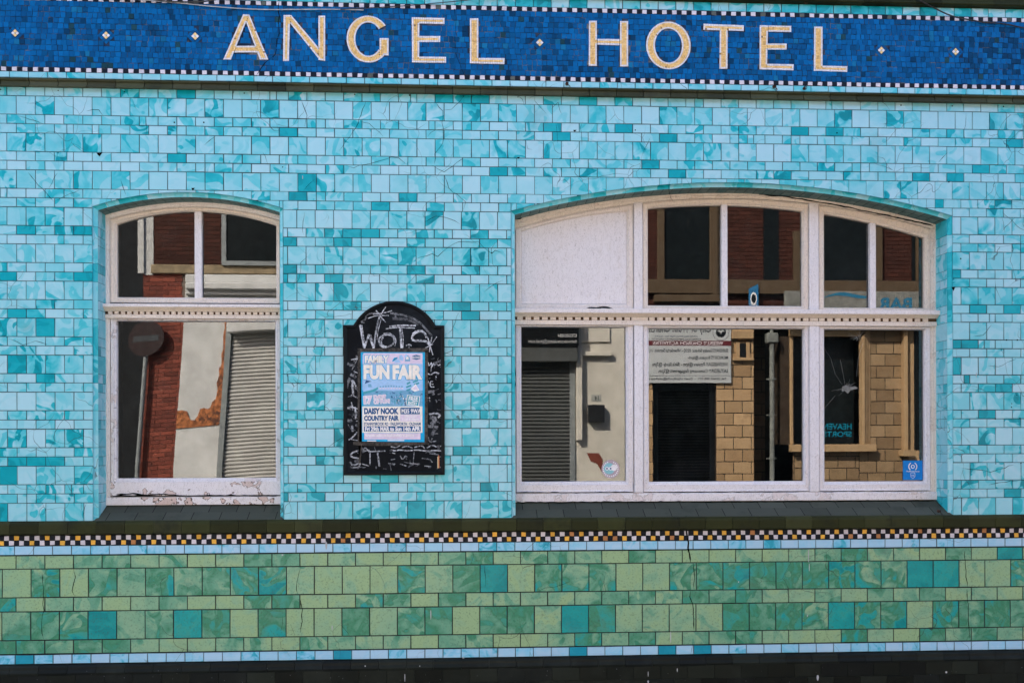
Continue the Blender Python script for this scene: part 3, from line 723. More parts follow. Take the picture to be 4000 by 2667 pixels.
def transom(par,x0,x1,Y,zs,pitch,breaks,endret=0.):
    """zs: shelf top, shelf bottom, mould bottom, dentil bottom, base bottom"""
    a,b,c,d,f=zs; m=MB()
    def band(y0,y1,z0,z1,cr,c1=0): m.box(x0-c1,y0,z0,x1+c1,y1,z1,CR(cr),.002)
    band(Y-.075,Y+.03,b,a,.25,endret); 
    pr=[(Y-.028,c),(Y-.034,c+.25*(b-c)),(Y-.046,c+.45*(b-c)),(Y-.048,c+.6*(b-c)),(Y-.062,c+.8*(b-c)),(Y-.066,b)]
    for k in range(len(pr)-1):
        (ya,za),(yb,zb)=pr[k],pr[k+1]; m.face([(x0,ya,za),(x1,ya,za),(x1,yb,zb),(x0,yb,zb)],CR(.95))
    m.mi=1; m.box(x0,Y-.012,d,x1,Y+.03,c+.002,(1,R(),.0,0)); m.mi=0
    x=x0+.02
    while x+pitch<x1:
        if not any(p<x+pitch/2<q for p,q in breaks): m.box(x+pitch*.17,Y-.026,d+.001,x+pitch*.83,Y-.0125,c-.001,CR(.9),.0015)
        else: m.box(x,Y-.0262,d+.001,x+pitch,Y-.0125,c-.001,CR(.9),.0005)
        x+=pitch
    m.box(x0,Y-.022,f,x1,Y+.03,d-.0005,CR(.7),.002)
    return m.build('transom',[PAINT,DENTSHADE],par)
# ---- left window
Yf=OP[0]['D']; o=OP[0]
def frame_mesh(o,Y,th,zb0,zb1,cr=.5):
    x0,x1,za,A=contour(o,BN-.004,40); A=sorted(A)
    outer=[(x0,zb0)]+A+[(x1,zb0)]
    xi0,xi1=x0+th,x1-th; n=len(A)
    Ri=o['R']-BN-th*1.05
    inner=[(xi0,zb1)]
    for i in range(n):
        x=xi0+(xi1-xi0)*i/(n-1); inner.append((x,o['cz']+math.sqrt(Ri*Ri-(x-o['cx'])**2)))
    inner.append((xi1,zb1))
    return outer,inner
zb0=Z(740,1971,Yf); zb1=Z(740,1939,Yf)
out_,inn_=frame_mesh(o,Yf,.036,zb0,zb1)
m=MB(); m.ring(out_,inn_,[(0,Yf+.06),(0,Yf-.004),(.5,Yf-.004),(.62,Yf+.002),(1,Yf+.002),(1,Yf+.07)],CR(.45,.0))
win1=m.build('window',PAINT,hotel); win1['label']='narrower arched window with peeling white timber frame'
px=lambda u,v,Y:at(u,v,Y)
Ys=Yf+.012; Yg=Yf+.05
xl,xr=inn_[0][0]+.001,inn_[-1][0]-.001
zt0=Z(740,1186,Ys)
# upper sash
gx0,gx1=X(462,1000,Yg),X(1081,1000,Yg)
top=arc3(px(462,879,Yg),px(772,829,Yg),px(1081,884,Yg),38)
outer=[(xl,zt0)]+[(xl+(xr-xl)*i/38,0) for i in range(39)]+[(xr,zt0)]
Ri=o['R']-BN-.036*1.05-.001
outer=[(x,(o['cz']+math.sqrt(Ri*Ri-(x-o['cx'])**2)) if 0<i<len(outer)-1 else z) for i,(x,z) in enumerate(outer)]
inner=[(gx0,Z(772,1164,Yg))]+top+[(gx1,Z(772,1164,Yg))]
sashring(outer,inner,Ys,win1,'upper_sash',.85)
m=MB(); x0,x1=X(759,1000,Ys),X(788,1000,Ys); m.box(x0,Ys+.002,Z(772,1166,Ys),x1,Ys+.05,Z(772,829,Ys)+.01,CR(.1),.006); m.build('glazing_bar',PAINT,win1)
def cut(top,xa,xb,zb,n=14):
    def zz(x):
        for (a,b),(c,d) in zip(top[:-1],top[1:]):
            if a<=x<=c: return b+(d-b)*(x-a)/(c-a)
        return top[0][1] if x<top[0][0] else top[-1][1]
    return [(xa,zb)]+[(xa+(xb-xa)*i/n,zz(xa+(xb-xa)*i/n)) for i in range(n+1)]+[(xb,zb)]
xm=(x0+x1)/2; zb=inner[0][1]
for a,b in ((gx0-.01,xm),(xm,gx1+.01)): pane('g',cut([(t[0],t[1]+.012) for t in top],a,b,zb-.01),Yg,win1)
# transom and lower sash
zl=Z(740,1245,Yf)
transom(win1,out_[0][0]+.002,out_[-1][0]-.002,Yf,(Z(740,1187,Yf-.075),Z(740,1199,Yf-.075),Z(740,1219,Yf),Z(740,1230,Yf),zl),X(764.5,1200,Yf)-X(740,1200,Yf),[])
sl0=Z(740,1938,Ys)
lo=rect(xl,sl0,xr,zl-.001); li=rect(X(462,1500,Yg),Z(770,1866,Yg),X(1078,1500,Yg),Z(770,1257,Yg))
sashring(lo,li,Ys,win1,'lower_sash',.05,.25,[(.09,.05),(.09,-.008),(.45,-.008),(.5,-.012),(.62,-.012),(.68,-.004),(.85,.002),(1,.018),(1,.05)])
m=MB(); n=12; xa,za,xb,zb_=li[0][0]-.01,li[0][1]-.01,li[2][0]+.01,li[2][1]+.01; xc,zc_=(xa+xb)/2,(za+zb_)/2
gp=lambda i,j:(xa+(xb-xa)*i/n,Yg-.008*(xa+(xb-xa)*i/n-xc)*(za+(zb_-za)*j/n-zc_),za+(zb_-za)*j/n)
for i in range(n):
    for j in range(n): m.face([gp(i,j),gp(i+1,j),gp(i+1,j+1),gp(i,j+1)])
g_o=m.build('glass_pane',GLASS,win1,True)
import bmesh; b_=bmesh.new(); b_.from_mesh(g_o.data); bmesh.ops.remove_doubles(b_,verts=b_.verts,dist=1e-5); b_.to_mesh(g_o.data); b_.free()
m=MB(); m.box(xl,Ys-.016,Z(740,1934,Ys),xr,Ys-.009,Z(740,1880,Ys),CR(0,.5),.003); m.box(out_[0][0]+.002,Yf-.016,zb0+.001,out_[-1][0]-.002,Yf-.005,zb1-.003,CR(.1,.6),.004); m.build('bottom_rail',PAINT,win1)
# ---- right window
o=OP[1]; Yf=o['D']; Ys=Yf+.012; Yg=Yf+.055
zb0=Z(2800,1956,Yf); zb1=Z(2800,1922,Yf)
out_,inn_=frame_mesh(o,Yf,.012,zb0,zb1)
# outer frame: its timber head follows the arch; the arch inner line is thick at the crown
n=len(out_)-2
xL=X(2013,1000,Yf); xR=X(3634,1000,Yf)
headi=arc3(px(2013,893,Yf),px(2800,775,Yf),px(3634,893,Yf),n-1)
inn_=[(xL,zb1)]+headi+[(xR,zb1)]
m=MB(); m.ring(out_,inn_,[(0,Yf+.06),(0,Yf-.004),(.45,-.004+Yf),(.5,Yf+.004),(.75,Yf+.004),(.82,Yf-.002),(1,Yf+.002),(1,Yf+.07)],CR(.75,.15))
win2=m.build('window',PAINT,hotel); win2['label']='wide three-light arched window with white timber mullions'
def headz(x):
    for (a,b),(c,d) in zip(headi[:-1],headi[1:]):
        if a<=x<=c: return b+(d-b)*(x-a)/(c-a)
    return headi[0][1]
ztr=Z(2800,1212,Yf)
mul=[(2476,2511),(3160,3198)]
MX=[(X(a,1300,Yf),X(b,1300,Yf)) for a,b in mul]
for (a,b) in MX:
    m=MB(); zt_=min(headz(a),headz(b))+.012
    m.box(a,Yf-.012,ztr,b,Yf+.06,zt_,CR(.2),.005); m.box(a,Yf-.014,zb1+.001,b,Yf+.06,Z(2800,1258,Yf),CR(0),.005)
    m.build('mullion',PAINT,win2)
# upper sashes
def usash(xa,xb,il,ir,zb_,topi,cr,bar=None,panel=False):
    n=20; outer=[(xa,ztr+.001)]+[(xa+(xb-xa)*i/n,headz(xa+(xb-xa)*i/n)-.001) for i in range(n+1)]+[(xb,ztr+.001)]
    inner=[(il,zb_)]+topi+[(ir,zb_)]
    sashring(outer,inner,Ys,win2,'upper_sash',cr,.0)
    if panel:
        m=MB(); m.face([(a,Ys+.012,b) for a,b in inner][::-1],CR(.12,.0)); m.build('blank_panel',PAINT,win2); return
    tp=[(a,b+.012) for a,b in topi]
    if bar:
        a,b=bar; m=MB(); m.box(a,Ys+.002,zb_-.01,b,Ys+.05,min(cut(tp,a,b,0)[1][1],cut(tp,a,b,0)[-2][1])-.001,CR(.1),.006); m.build('glazing_bar',PAINT,win2)
        c=(a+b)/2; pane('g',cut(tp,il-.01,c,zb_-.01),Yg,win2); pane('g',cut(tp,c,ir+.01,zb_-.01),Yg,win2)
    else: pane('g',cut(tp,il-.01,ir+.01,zb_-.01),Yg,win2)
PX=lambda u,v:px(u,v,Yg)
usash(xL+.001,MX[0][0]-.001,PX(2037,1000)[0],PX(2445,1000)[0],PX(2240,1188)[1],arc3(PX(2037,909),PX(2235,858),PX(2445,831),20),.55,panel=True)
usash(MX[0][1]+.001,MX[1][0]-.001,PX(2528,1000)[0],PX(3128,1000)[0],PX(2800,1196)[1],arc3(PX(2528,819),PX(2815,806),PX(3128,829),20),.85,(X(2819,1000,Ys),X(2843,1000,Ys)))
usash(MX[1][1]+.001,xR-.001,PX(3214,1000)[0],PX(3604,1000)[0],PX(3400,1204)[1],arc3(PX(3214,840),PX(3400,876),PX(3604,932),20),.9,(X(3399,1000,Ys),X(3423,1000,Ys)))
zl=Z(2800,1272,Yf)
transom(win2,out_[0][0]+.002,out_[-1][0]-.002,Yf,(ztr,Z(2800,1224,Yf-.075),Z(2800,1242,Yf),Z(2800,1254,Yf),zl),X(2831.6,1200,Yf)-X(2800,1200,Yf),[(a-.01,b+.01) for a,b in MX],.004)
for i,(xa,xb,u0,u1,vt) in enumerate(((xL+.001,MX[0][0]-.001,2036,2442,1279),(MX[0][1]+.001,MX[1][0]-.001,2532,3134,1285),(MX[1][1]+.001,xR-.001,3215,3605,1289))):
    lo=rect(xa,zb1-.001,xb,zl-.001); um=(u0+u1)/2; li=rect(X(u0,1500,Yg),Z(um,1879,Yg),X(u1,1500,Yg),Z(um,vt,Yg))
    sashring(lo,li,Ys,win2,'lower_sash',.05)
    pane('g',rect(li[0][0]-.01,li[0][1]-.01,li[2][0]+.01,li[2][1]+.01),Yg,win2)
m=MB(); m.box(out_[0][0]+.002,Yf-.018,zb0+.001,out_[-1][0]-.002,Yf-.005,zb1-.004,CR(.0,.2),.004); m.build('bottom_rail',PAINT,win2)
WG=Yg
# ---------------------------------------------------------------- cracks, drill holes, droppings on the wall
def crack(pts,w,y=-.0085,jit=.006):
    cr=MB()
    P=[at(u,v,y) for u,v in pts]; Q=[]
    for (a,b),(c,d) in zip(P[:-1],P[1:]):
        n=max(1,int(math.hypot(c-a,d-b)/.04))
        for i in range(n): Q.append((a+(c-a)*i/n+U(-jit,jit),b+(d-b)*i/n+U(-jit,jit)))
    Q.append(P[-1]); n=len(Q)
    W=[w*U(.5,1.2)*(1 if 0<i<n-1 else .2) for i in range(n)]
    for i in range(n-1):
        (a,b),(c,d)=Q[i],Q[i+1]; L=math.hypot(c-a,d-b) or 1; nx,nz=-(d-b)/L,(c-a)/L
        q=[(a-nx*W[i]/2,y,b-nz*W[i]/2),(c-nx*W[i+1]/2,y,d-nz*W[i+1]/2),(c+nx*W[i+1]/2,y,d+nz*W[i+1]/2),(a+nx*W[i]/2,y,b+nz*W[i]/2)]
        cr.face(q)
    cr.build('crack',CRACKM,hotel)
for pts,w in [
 ([(1088,0),(1090,130),(1075,215),(1030,250),(1000,300)],.0075),([(925,320),(918,350),(906,389)],.006),
 ([(1777,0),(1780,200),(1800,270),(1822,320)],.004),
 ([(2678,2010),(2682,2060),(2690,2140),(2697,2195)],.012),([(2711,2200),(2711,2300)],.006),([(2697,2305),(2695,2330),(2708,2360),(2711,2460)],.008),([(2706,2510),(2697,2560)],.005),
 ([(660,2145),(650,2170)],.005),([(285,2222),(293,2250),(281,2305),(290,2325)],.006),([(280,2310),(250,2325)],.004),([(162,2230),(168,2300),(170,2380),(163,2440),(170,2495)],.005),
 ([(3770,2145),(3768,2190),(3775,2250),(3780,2290)],.006),([(3777,2300),(3783,2380),(3785,2450),(3790,2500)],.006),
 ([(1176,2180),(1173,2210)],.004),([(1175,2215),(1158,2280),(1162,2318)],.005),([(1176,2340),(1180,2400),(1174,2470)],.006),
 ([(1850,2155),(1838,2204)],.004),([(1895,2210),(1895,2295)],.004),
 ([(112,674),(165,740),(170,741),(210,787)],.004),([(223,674),(190,738)],.003),([(210,787),(310,742)],.003),([(70,453),(140,472),(175,487)],.004),
 ([(340,432),(385,430),(390,436),(403,454)],.004),([(570,470),(573,500),(570,530)],.003),([(799,566),(843,532)],.004),([(472,704),(480,730),(492,762)],.004),
 ([(1178,394),(1200,452),(1190,497)],.004),([(1430,395),(1404,465),(1390,500),(1365,535),(1325,590)],.004),([(1404,472),(1440,485),(1448,490),(1496,533)],.003),
 ([(1705,403),(1727,434),(1730,500),(1729,560),(1700,600),(1697,642)],.0045),([(1727,434),(1765,430),(1810,378)],.003),([(1348,645),(1380,654),(1470,632),(1530,613),(1560,620),(1590,645)],.004),
 ([(1685,648),(1733,671),(1816,615)],.004),([(1737,682),(1755,735),(1770,750),(1817,790),(1810,820)],.004),
 ([(1656,867),(1702,847),(1726,847),(1780,863),(1796,875)],.004),([(1618,1018),(1640,1005),(1687,993),(1712,1000),(1755,962),(1795,943),(1868,945),(1888,965),(1921,988),(1935,978),(1965,988)],.004),
 ([(1921,988),(1900,1006)],.003),([(1490,650),(1484,680)],.003),([(1230,697),(1185,745)],.003),
 ([(2090,360),(2088,395),(2112,420),(2135,445)],.003),([(2150,430),(2180,400),(2195,450)],.003),([(2170,475),(2175,500),(2178,560)],.003),([(2055,550),(2062,580),(2079,585)],.003),
 ([(2275,475),(2268,500),(2273,570)],.003),([(2188,708),(2210,705),(2225,722)],.003),([(2540,540),(2508,603)],.003),
 ([(3775,440),(3770,490),(3765,510),(3772,560)],.003),([(3665,636),(3700,597)],.004),([(3610,752),(3642,735)],.003),([(3505,745),(3500,780)],.003),
 ([(37,1320),(65,1335),(90,1348),(140,1332),(185,1345)],.004),([(3800,1315),(3840,1308),(3875,1268)],.004),([(3860,1430),(3900,1432),(3970,1402)],.003),([(3760,1828),(3870,1842),(3960,1815)],.004),([(3860,1892),(3930,1880),(3985,1875)],.004),
 ([(3915,900),(3965,850)],.004),([(3880,945),(3900,922)],.004),([(320,1960),(318,1985),(322,2000)],.003),([(337,1965),(322,2020)],.003)]: crack(pts,w)
for pts,w,y in [([(3650,890),(3653,950),(3648,1010),(3656,1080),(3655,1150),(3660,1210)],.012,.222),([(3655,1262),(3656,1400),(3652,1500),(3657,1640),(3652,1760),(3658,1900),(3659,1950)],.010,.222),
 ([(2960,756),(3000,759),(3060,766),(3187,787),(3300,808),(3432,835),(3560,862),(3645,882)],.012,.218),([(2965,762),(2985,758),(3020,764),(3060,768)],.022,.217),([(2010,858),(2030,852),(2045,845)],.022,.218),([(2060,846),(2130,826),(2225,806),(2330,788),(2470,768),(2640,752),(2837,748)],.006,.218),([(2280,1207),(2330,1203),(2370,1200),(2400,1207)],.020,.215),([(412,850),(409,1000),(411,1150),(408,1180)],.008,.198),([(411,1250),(413,1500),(409,1700),(413,1960)],.006,.198),([(2008,870),(2010,1000),(2008,1200)],.006,.222),([(2009,1270),(2012,1500),(2010,1950)],.006,.222),([(440,1937),(560,1934),(640,1930),(760,1936),(900,1933),(1085,1937)],.010,.184),([(450,1930),(520,1927),(560,1931)],.014,.183),([(2012,1921),(2250,1923),(2460,1920)],.005,.215),([(2520,1921),(2900,1923),(3150,1920)],.005,.215),([(3205,1920),(3400,1918),(3630,1920)],.005,.215),([(420,1971),(600,1969),(800,1971),(1090,1969)],.006,.19),([(2010,1956),(2040,1962),(2400,1958),(2900,1960),(3300,1957),(3650,1955)],.008,.205),([(3383,1953),(3410,1954)],.018,.204)]: crack(pts,w,y,.004)
for k in range(30):   # lesser wandering cracks on the rest of the front
    u,v=random.choice(((U(-300,4200),U(350,700)),(U(1120,1330),U(900,2000)),(U(1760,1980),U(1000,2000)),(U(3760,4200),U(900,2000)),(U(-300,4200),U(2180,2540))))
    p=[(u,v)]; a=U(0,6.28)
    for i in range(random.randint(2,4)): a+=U(-.7,.7); u+=math.cos(a)*U(18,40); v+=math.sin(a)*U(18,40); p.append((u,v))
    crack(p,.003)
for u,v in [(4,352),(229,356),(487,360),(955,366),(682,480),(797,480),(1386,371),(1600,374),(1810,378),(2023,381),(3268,521),(1105,654),(3751,1011),(1921,988),(3518,413),(3718,416),(3918,418),(3930,1328),(3972,1328),(3950,1576),(3949,1590),(3970,1542),(3886,1635),(3982,1633),(3888,1810),(3986,1808),(2481,510)]:
    dh=MB(); x,z=at(u,v); dh.disc(x,z,-.0072,U(.0045,.007),.0012,10); dh.build('drill_hole',CRACKM,hotel)
for u,v,w_,h_ in [(390,605,22,14),(3723,1128,16,16),(755,740,14,10),(2245,513,14,8),(2025,618,14,7),(3705,712,10,6)]:  # chipped corners
    dh=MB(); x,z=at(u,v); s=.00218; dh.poly([(x-w_*s/2,z+h_*s*.4),(x-w_*s*.3,z-h_*s*.1),(x,z-h_*s*.55),(x+w_*s*.3,z+.1*h_*s),(x+w_*s/2,z+h_*s*.5)],-.0068,.0016,(0,0,0,0)); dh.build('chipped_corner',CRACKM,hotel)
for u,v,w_,h_ in [(1183,694,3,14),(1275,2130,8,28),(1272,2115,5,8),(1104,2166,7,6),(1298,2450,4,18),(1683,2400,4,36),(2619,2487,4,44),(3157,2170,4,50),(3160,2215,3,30),(3153,2403,4,8),(1810,2568,8,10),(1429,2594,5,5),(3185,2640,9,22),(3684,2618,8,8),(1583,2640,3,30),(2640,2610,4,14),(3336,2664,10,6),(2884,2271,4,6),(3812,1466,3,20),(2527,2655,7,10),(2527,2625,3,20),(1641,2594,4,4)]:
    bd=MB(); x,z=at(u,v); s=.00218; yy=-.0078 if v<2590 else -.0535; bd.poly([(x-w_*s*.35,z+h_*s/2),(x-w_*s*.5,z),(x-w_*s*.2,z-h_*s*.5),(x+w_*s*.25,z-h_*s*.45),(x+w_*s*.5,z+.1*h_*s),(x+w_*s*.3,z+h_*s/2)],yy,.0012,(0,0,0,0)); bd.build('bird_dropping',DROP,hotel)
bd=MB()
for k in range(55):
    u,v=U(-200,4200),U(2600,2667); x,z=at(u,v); bd.disc(x,z,-.053,U(.001,.0022),.001,6)
bd.build('white_specks',DROP,hotel)['kind']='stuff'
# wall anchors
def anchor(u,v,ring=True,label=''):
    x,z=at(u,v); t=thing('wall_anchor',(x,0,z),label,'wall fixing'); m=MB(); m.tube([(x,-.002,z),(x,-.03,z)],.006)
    if ring: m.tube([(x+.014*math.cos(a),-.034,z-.004+.014*math.sin(a)) for a in [6.283*k/12 for k in range(13)]],.003,6,cap=False)
    else: m.box(x-.012,-.03,z-.01,x+.012,-.022,z+.01,b=.002); m.tube([(x+.01,-.02,z-.01),(x+.028,-.02,z-.03)],.003,6)
    m.build('hook',RUST,t); p=MB(); p.disc(x,z,-.0068,.014,.003,14); p.build('back_plate',RUST,t)
anchor(3143,14,True,'rusty ring bolt on the dark cornice above the E of hotel')
anchor(3140,348,True,'rusty ring bolt just above the dark moulding under the letter E')
anchor(2214,330,False,'bent rusty bracket on the dark moulding left of the letter H')
anchor(3022,341,None,'rusty bolt in the pale tiles between the letters T and E')
anchor(3664,1995,False,'flat rusty fixing low in the tiles right of the wide window')
# ---------------------------------------------------------------- cables
def cable(pts,r,mat,label,group=None):
    P=[]
    for u,v,y in pts: x,z=at(u,v,y); P.append((x,y,z))
    # smooth
    for _ in range(2):
        Q=[P[0]]
        for a,b in zip(P[:-1],P[1:]): Q+= [tuple(a[i]*.75+b[i]*.25 for i in range(3)),tuple(a[i]*.25+b[i]*.75 for i in range(3))]
        Q.append(P[-1]); P=Q
    m=MB(); m.tube(P,r,6); tag(m.build('cable',mat,None,True),label,'cable')
cable([(-400,-160,-.1),(300,-60,-.09),(592,0,-.05),(684,9,-.03),(786,9,-.03),(855,-2,-.04),(1100,-60,-.1)],.006,BLACKM,'thick black cable looping over the checker border above the A')
cable([(200,-30,-.03),(570,2,-.02),(661,9,-.02),(740,17,-.02),(826,26,-.02),(969,37,-.02),(1083,39,-.02),(1254,37,-.02),(1340,38,-.02),(1420,40,-.02)],.004,plain('pale_cable_sheath',(.42,.42,.42),.5,.4),'thin pale grey cable sagging across the top of the frieze')
cable([(1330,38,-.024),(1472,31,-.024),(1615,22,-.024),(1729,11,-.024),(1826,2,-.03),(2000,-20,-.05)],.0035,BLACKM,'thin black cable rising to the right over the letters G and E')
cable([(3500,-60,-.12),(3589,0,-.08),(3657,37,-.05),(3725,68,-.03),(3800,80,-.025),(3845,90,-.02),(3913,91,-.02),(4000,111,-.02),(4200,150,-.02)],.0055,BLACKM,'black cable drooping across the top right end of the frieze')

# ---------------------------------------------------------------- notice board
BO=(1300,1140,2.0625)
def b2(x,y,Y=-.03): return at(BO[0]+x/BO[2],BO[1]+y/BO[2],Y)
cx_,cz_=b2(495,1475); nb=thing('notice_board',(cx_,0,cz_),'black arched chalkboard hanging on the turquoise tiles between the windows','notice board')
def board_outline(ins,Y,n=24):
    xl,zb=b2(87,1476,Y); xr=b2(902,1476,Y)[0]; zs=b2(495,268,Y)[1]; xa,xb=b2(166,270,Y)[0],b2(829,270,Y)[0]; zt=b2(497,74,Y)[1]
    h=(xb-xa)/2; s=zt-zs; Rr=(h*h+s*s)/(2*s); c=(xa+xb)/2; cz=zt-Rr
    xl+=ins;xr-=ins;zb+=ins;zs-=ins;Rr-=ins
    ax=math.sqrt(Rr*Rr-(zs-cz)**2)
    arc=[(c-ax+2*ax*i/n,cz+math.sqrt(max(0,Rr*Rr-(-ax+2*ax*i/n)**2))) for i in range(n+1)]
    return [(xl,zb),(xl,zs)]+arc+[(xr,zs),(xr,zb)]
m=MB(); LO=[board_outline(i,-.03) for i in (0,.0,.004,.018,.026,.034)]; ys=[-.006,-.03,-.036,-.038,-.032,-.024]
for k in range(5):
    A_,B_=LO[k],LO[k+1]; n=len(A_)
    for a in range(n):
        b=(a+1)%n; m.face([(A_[a][0],ys[k],A_[a][1]),(B_[a][0],ys[k+1],B_[a][1]),(B_[b][0],ys[k+1],B_[b][1]),(A_[b][0],ys[k],A_[b][1])])
m.build('frame',BLACKP,nb)
m=MB(); q=board_outline(.03,-.03); m.face([(a,-.026,b) for a,b in q][::-1]); m.build('board',BOARDM,nb)
ch=MB()
def stroke(pts,w,br=.9,o=BO,y=-.0268):
    P=[Vector(at(o[0]+a/o[2],o[1]+b/o[2],-.027)) for a,b in pts]
    Q=[P[0]]
    if len(P)>2:
        for a,b in zip(P[:-1],P[1:]): Q+=[a*.75+b*.25,a*.25+b*.75]
        Q.append(P[-1])
    else: Q=P
    s=w/o[2]*.00218
    for a,b in zip(Q[:-1],Q[1:]):
        d=b-a
        if d.length<1e-5: continue
        n=Vector((-d.y,d.x)).normalized()*s/2; e_=d.normalized()*s*.3
        ch.face([(p.x,y+U(-.0003,.0003),p.y) for p in (a-n-e_,b-n+e_,b+n+e_,a+n-e_)],(br,0,0,0))
T=(1330,1160,5.6)
for p,w,b in [([(430,620),(520,1110)],44,.9),([(470,620),(520,960)],14,1),([(520,1110),(620,830)],42,.85),([(630,830),(720,1110)],42,.85),([(670,830),(715,1040)],12,1),([(730,1110),(790,640),(860,420)],38,.6),([(800,930),(820,740),(895,460)],14,1),
 ([(990,215),(870,400),(860,380)],18,1),([(1120,300),(980,345),(720,375)],18,1),([(605,465),(800,400),(1050,405)],18,1),([(780,300),(850,370),(905,460),(985,545)],18,1),
 ([(930,880),(880,980),(930,1080),(1060,1090),(1170,1010),(1170,880),(1080,820),(930,830),(840,900),(840,1010),(900,1090),(1000,1110)],34,.75),([(940,800),(1060,780),(1170,840),(1220,940),(1190,1070)],14,1),
 ([(1080,640),(1300,615),(1640,625)],28,.95),([(1000,695),(1200,660),(1620,680)],26,.8),([(1305,690),(1335,1110)],46,.85),([(1345,680),(1375,900),(1365,1130)],14,1),
 ([(1880,880),(1840,780),(1740,740),(1620,790),(1560,880),(1590,960),(1720,950),(1860,960),(1940,1030)],46,.85),([(1570,800),(1660,730),(1800,730)],14,1),
 ([(1910,890),(1960,1060)],20,1),([(2000,880),(1960,1050),(1945,1200)],20,1),([(2105,870),(1980,1050),(1850,1120)],16,1),([(1960,1060),(2020,1260)],22,.8),([(1850,1110),(2030,1030)],12,.8),([(1440,1060),(1500,1030),(1550,1060)],24,.7),([(1500,1040),(1500,1180)],16,.5),
 ([(460,540),(560,480),(550,400),(640,360),(800,350)],34,.22),([(460,560),(520,560)],20,.3),([(1100,350),(1450,410),(1700,520),(1850,680),(2000,850)],44,.25),([(1150,470),(1500,490),(1700,600)],60,.14),([(1190,370),(1200,460)],50,.28)]: stroke(p,w,b,T)
for p,w,b in [([(150,545),(215,535)],9,.8),([(215,505),(155,625)],6,.8),([(170,560),(200,520)],7,.5),([(170,640),(205,655)],7,.7),([(155,710),(165,830)],16,.7),([(165,715),(205,800)],12,.6),([(150,830),(205,855)],9,.7),([(215,700),(210,780)],10,.6),
 ([(115,935),(150,925),(215,945)],9,.8),([(150,890),(160,940)],8,.7),([(180,930),(185,1015)],13,.8),([(190,1040),(215,1035)],8,.5),([(155,1080),(160,1120)],16,.6),([(195,1130),(150,1180),(130,1190)],10,.8),([(140,1185),(200,1195)],7,.8),
 ([(770,570),(775,600),(800,560),(790,640)],7,.8),([(800,600),(815,570),(820,595),(835,570),(845,595),(865,585)],8,.85),([(750,650),(790,670),(820,645),(855,655)],8,.9),([(830,680),(834,688)],7,.8),([(770,720),(760,765)],7,.8),([(805,720),(785,720),(785,765),(815,765)],8,.8),([(787,742),(808,742)],6,.8),([(745,830),(765,855)],8,.7),([(778,850),(781,856)],7,.8),
 ([(780,985),(830,975),(870,990),(850,1010)],14,.6),([(790,1010),(830,1020),(800,1060)],30,.3),([(770,1080),(840,1090)],26,.3),([(770,1170),(780,1210),(830,1200)],9,.6),([(800,1180),(790,1210)],8,.6),([(820,1110),(800,1150)],26,.22),
 ([(225,1270),(140,1300),(150,1330),(215,1340)],12,.6),([(240,1275),(260,1250),(290,1280)],9,.6),([(255,1280),(300,1270),(300,1390)],10,.55),([(290,1285),(420,1280)],9,.7),([(360,1290),(375,1400)],13,.6),([(140,1370),(160,1400),(230,1370),(200,1420)],12,.5),([(240,1385),(290,1400)],8,.5),([(150,1415),(220,1410)],8,.5),
 ([(470,1270),(500,1280),(540,1270),(600,1280),(680,1270),(740,1280),(830,1275),(875,1280)],9,.85),([(470,1245),(510,1255),(540,1235)],9,.6),([(560,1250),(600,1240),(640,1255)],8,.5),([(660,1250),(720,1235),(740,1260)],8,.6),([(760,1255),(800,1230),(840,1250),(870,1240)],9,.7),([(480,1295),(500,1300)],8,.5),([(545,1320),(560,1350),(590,1320)],9,.5),([(655,1290),(648,1375)],6,.6),([(450,1380),(500,1385)],8,.5),([(545,1385),(590,1400)],8,.5),([(620,1380),(690,1385)],8,.45),([(470,1350),(500,1345)],7,.4),([(720,1340),(780,1345),(800,1370)],9,.35),([(740,1400),(790,1405)],8,.4),([(845,1400),(875,1415)],7,.6),([(780,1300),(850,1310)],7,.3)]: stroke(p,w,b)
random.seed(5)
for k in range(85):
    x,y=random.choice(((U(110,205),U(500,1200)),(U(765,870),U(520,1240)),(U(130,880),U(1245,1425))))
    a=U(-.6,.6)+(1.57 if R()<.35 else 0); l=U(10,45); stroke([(x,y),(x+l*.5*math.cos(a)+U(-6,6),y+l*.5*math.sin(a)+U(-6,6)),(x+l*math.cos(a),y+l*math.sin(a))],random.choice((4,5,6,10,22)),U(.10,.35))
ch.build('chalk_writing',CHALK,nb)
m=MB(); x0,z0=b2(850,1418); x1,z1=b2(866,1315); m.box(x0+.001,-.0285,z0,x0+.008,-.0262,z1,b=.0006); m.mi=1; m.box(x0-.007,-.028,z0,x0,-.0262,z1-.01,b=.0006); m.build('torn_sticker',[plain('orange_scrap',(.55,.16,.05)),plain('cream_scrap',(.6,.5,.3))],nb)
# ---------------------------------------------------------------- poster (taped to the board)
PO=(1380,1350,4.0194); YP=-.030
def pp(x,y): return at(PO[0]+x/PO[2],PO[1]+y/PO[2],YP)
cx_,cz_=pp(620,1500); po=thing('poster',(cx_,YP,cz_),'blue and pink family fun fair poster taped over the chalkboard writing','poster')
def rq(mb,mi,pts,lv,c=(0,0,0,0)):
    mb.mi=mi; y=YP-.0004*lv; mb.face([(a,y,b) for a,b in [pp(*p) for p in pts]][::-1],c)
def ix(k): return INKL.index(k)
def rr(mb,k,x0,y0,x1,y1,lv,rot=0.): 
    cx,cy=(x0+x1)/2,(y0+y1)/2; q=[(x0,y0),(x1,y0),(x1,y1),(x0,y1)]; c,s=math.cos(rot),math.sin(rot)
    rq(mb,ix(k),[(cx+(a-cx)*c-(b-cy)*s,cy+(a-cx)*s+(b-cy)*c) for a,b in q],lv)
m=MB(); x0,z0=pp(112,1505); 
q=[pp(112,88),pp(1130,98),pp(1120,1512),pp(128,1500)]
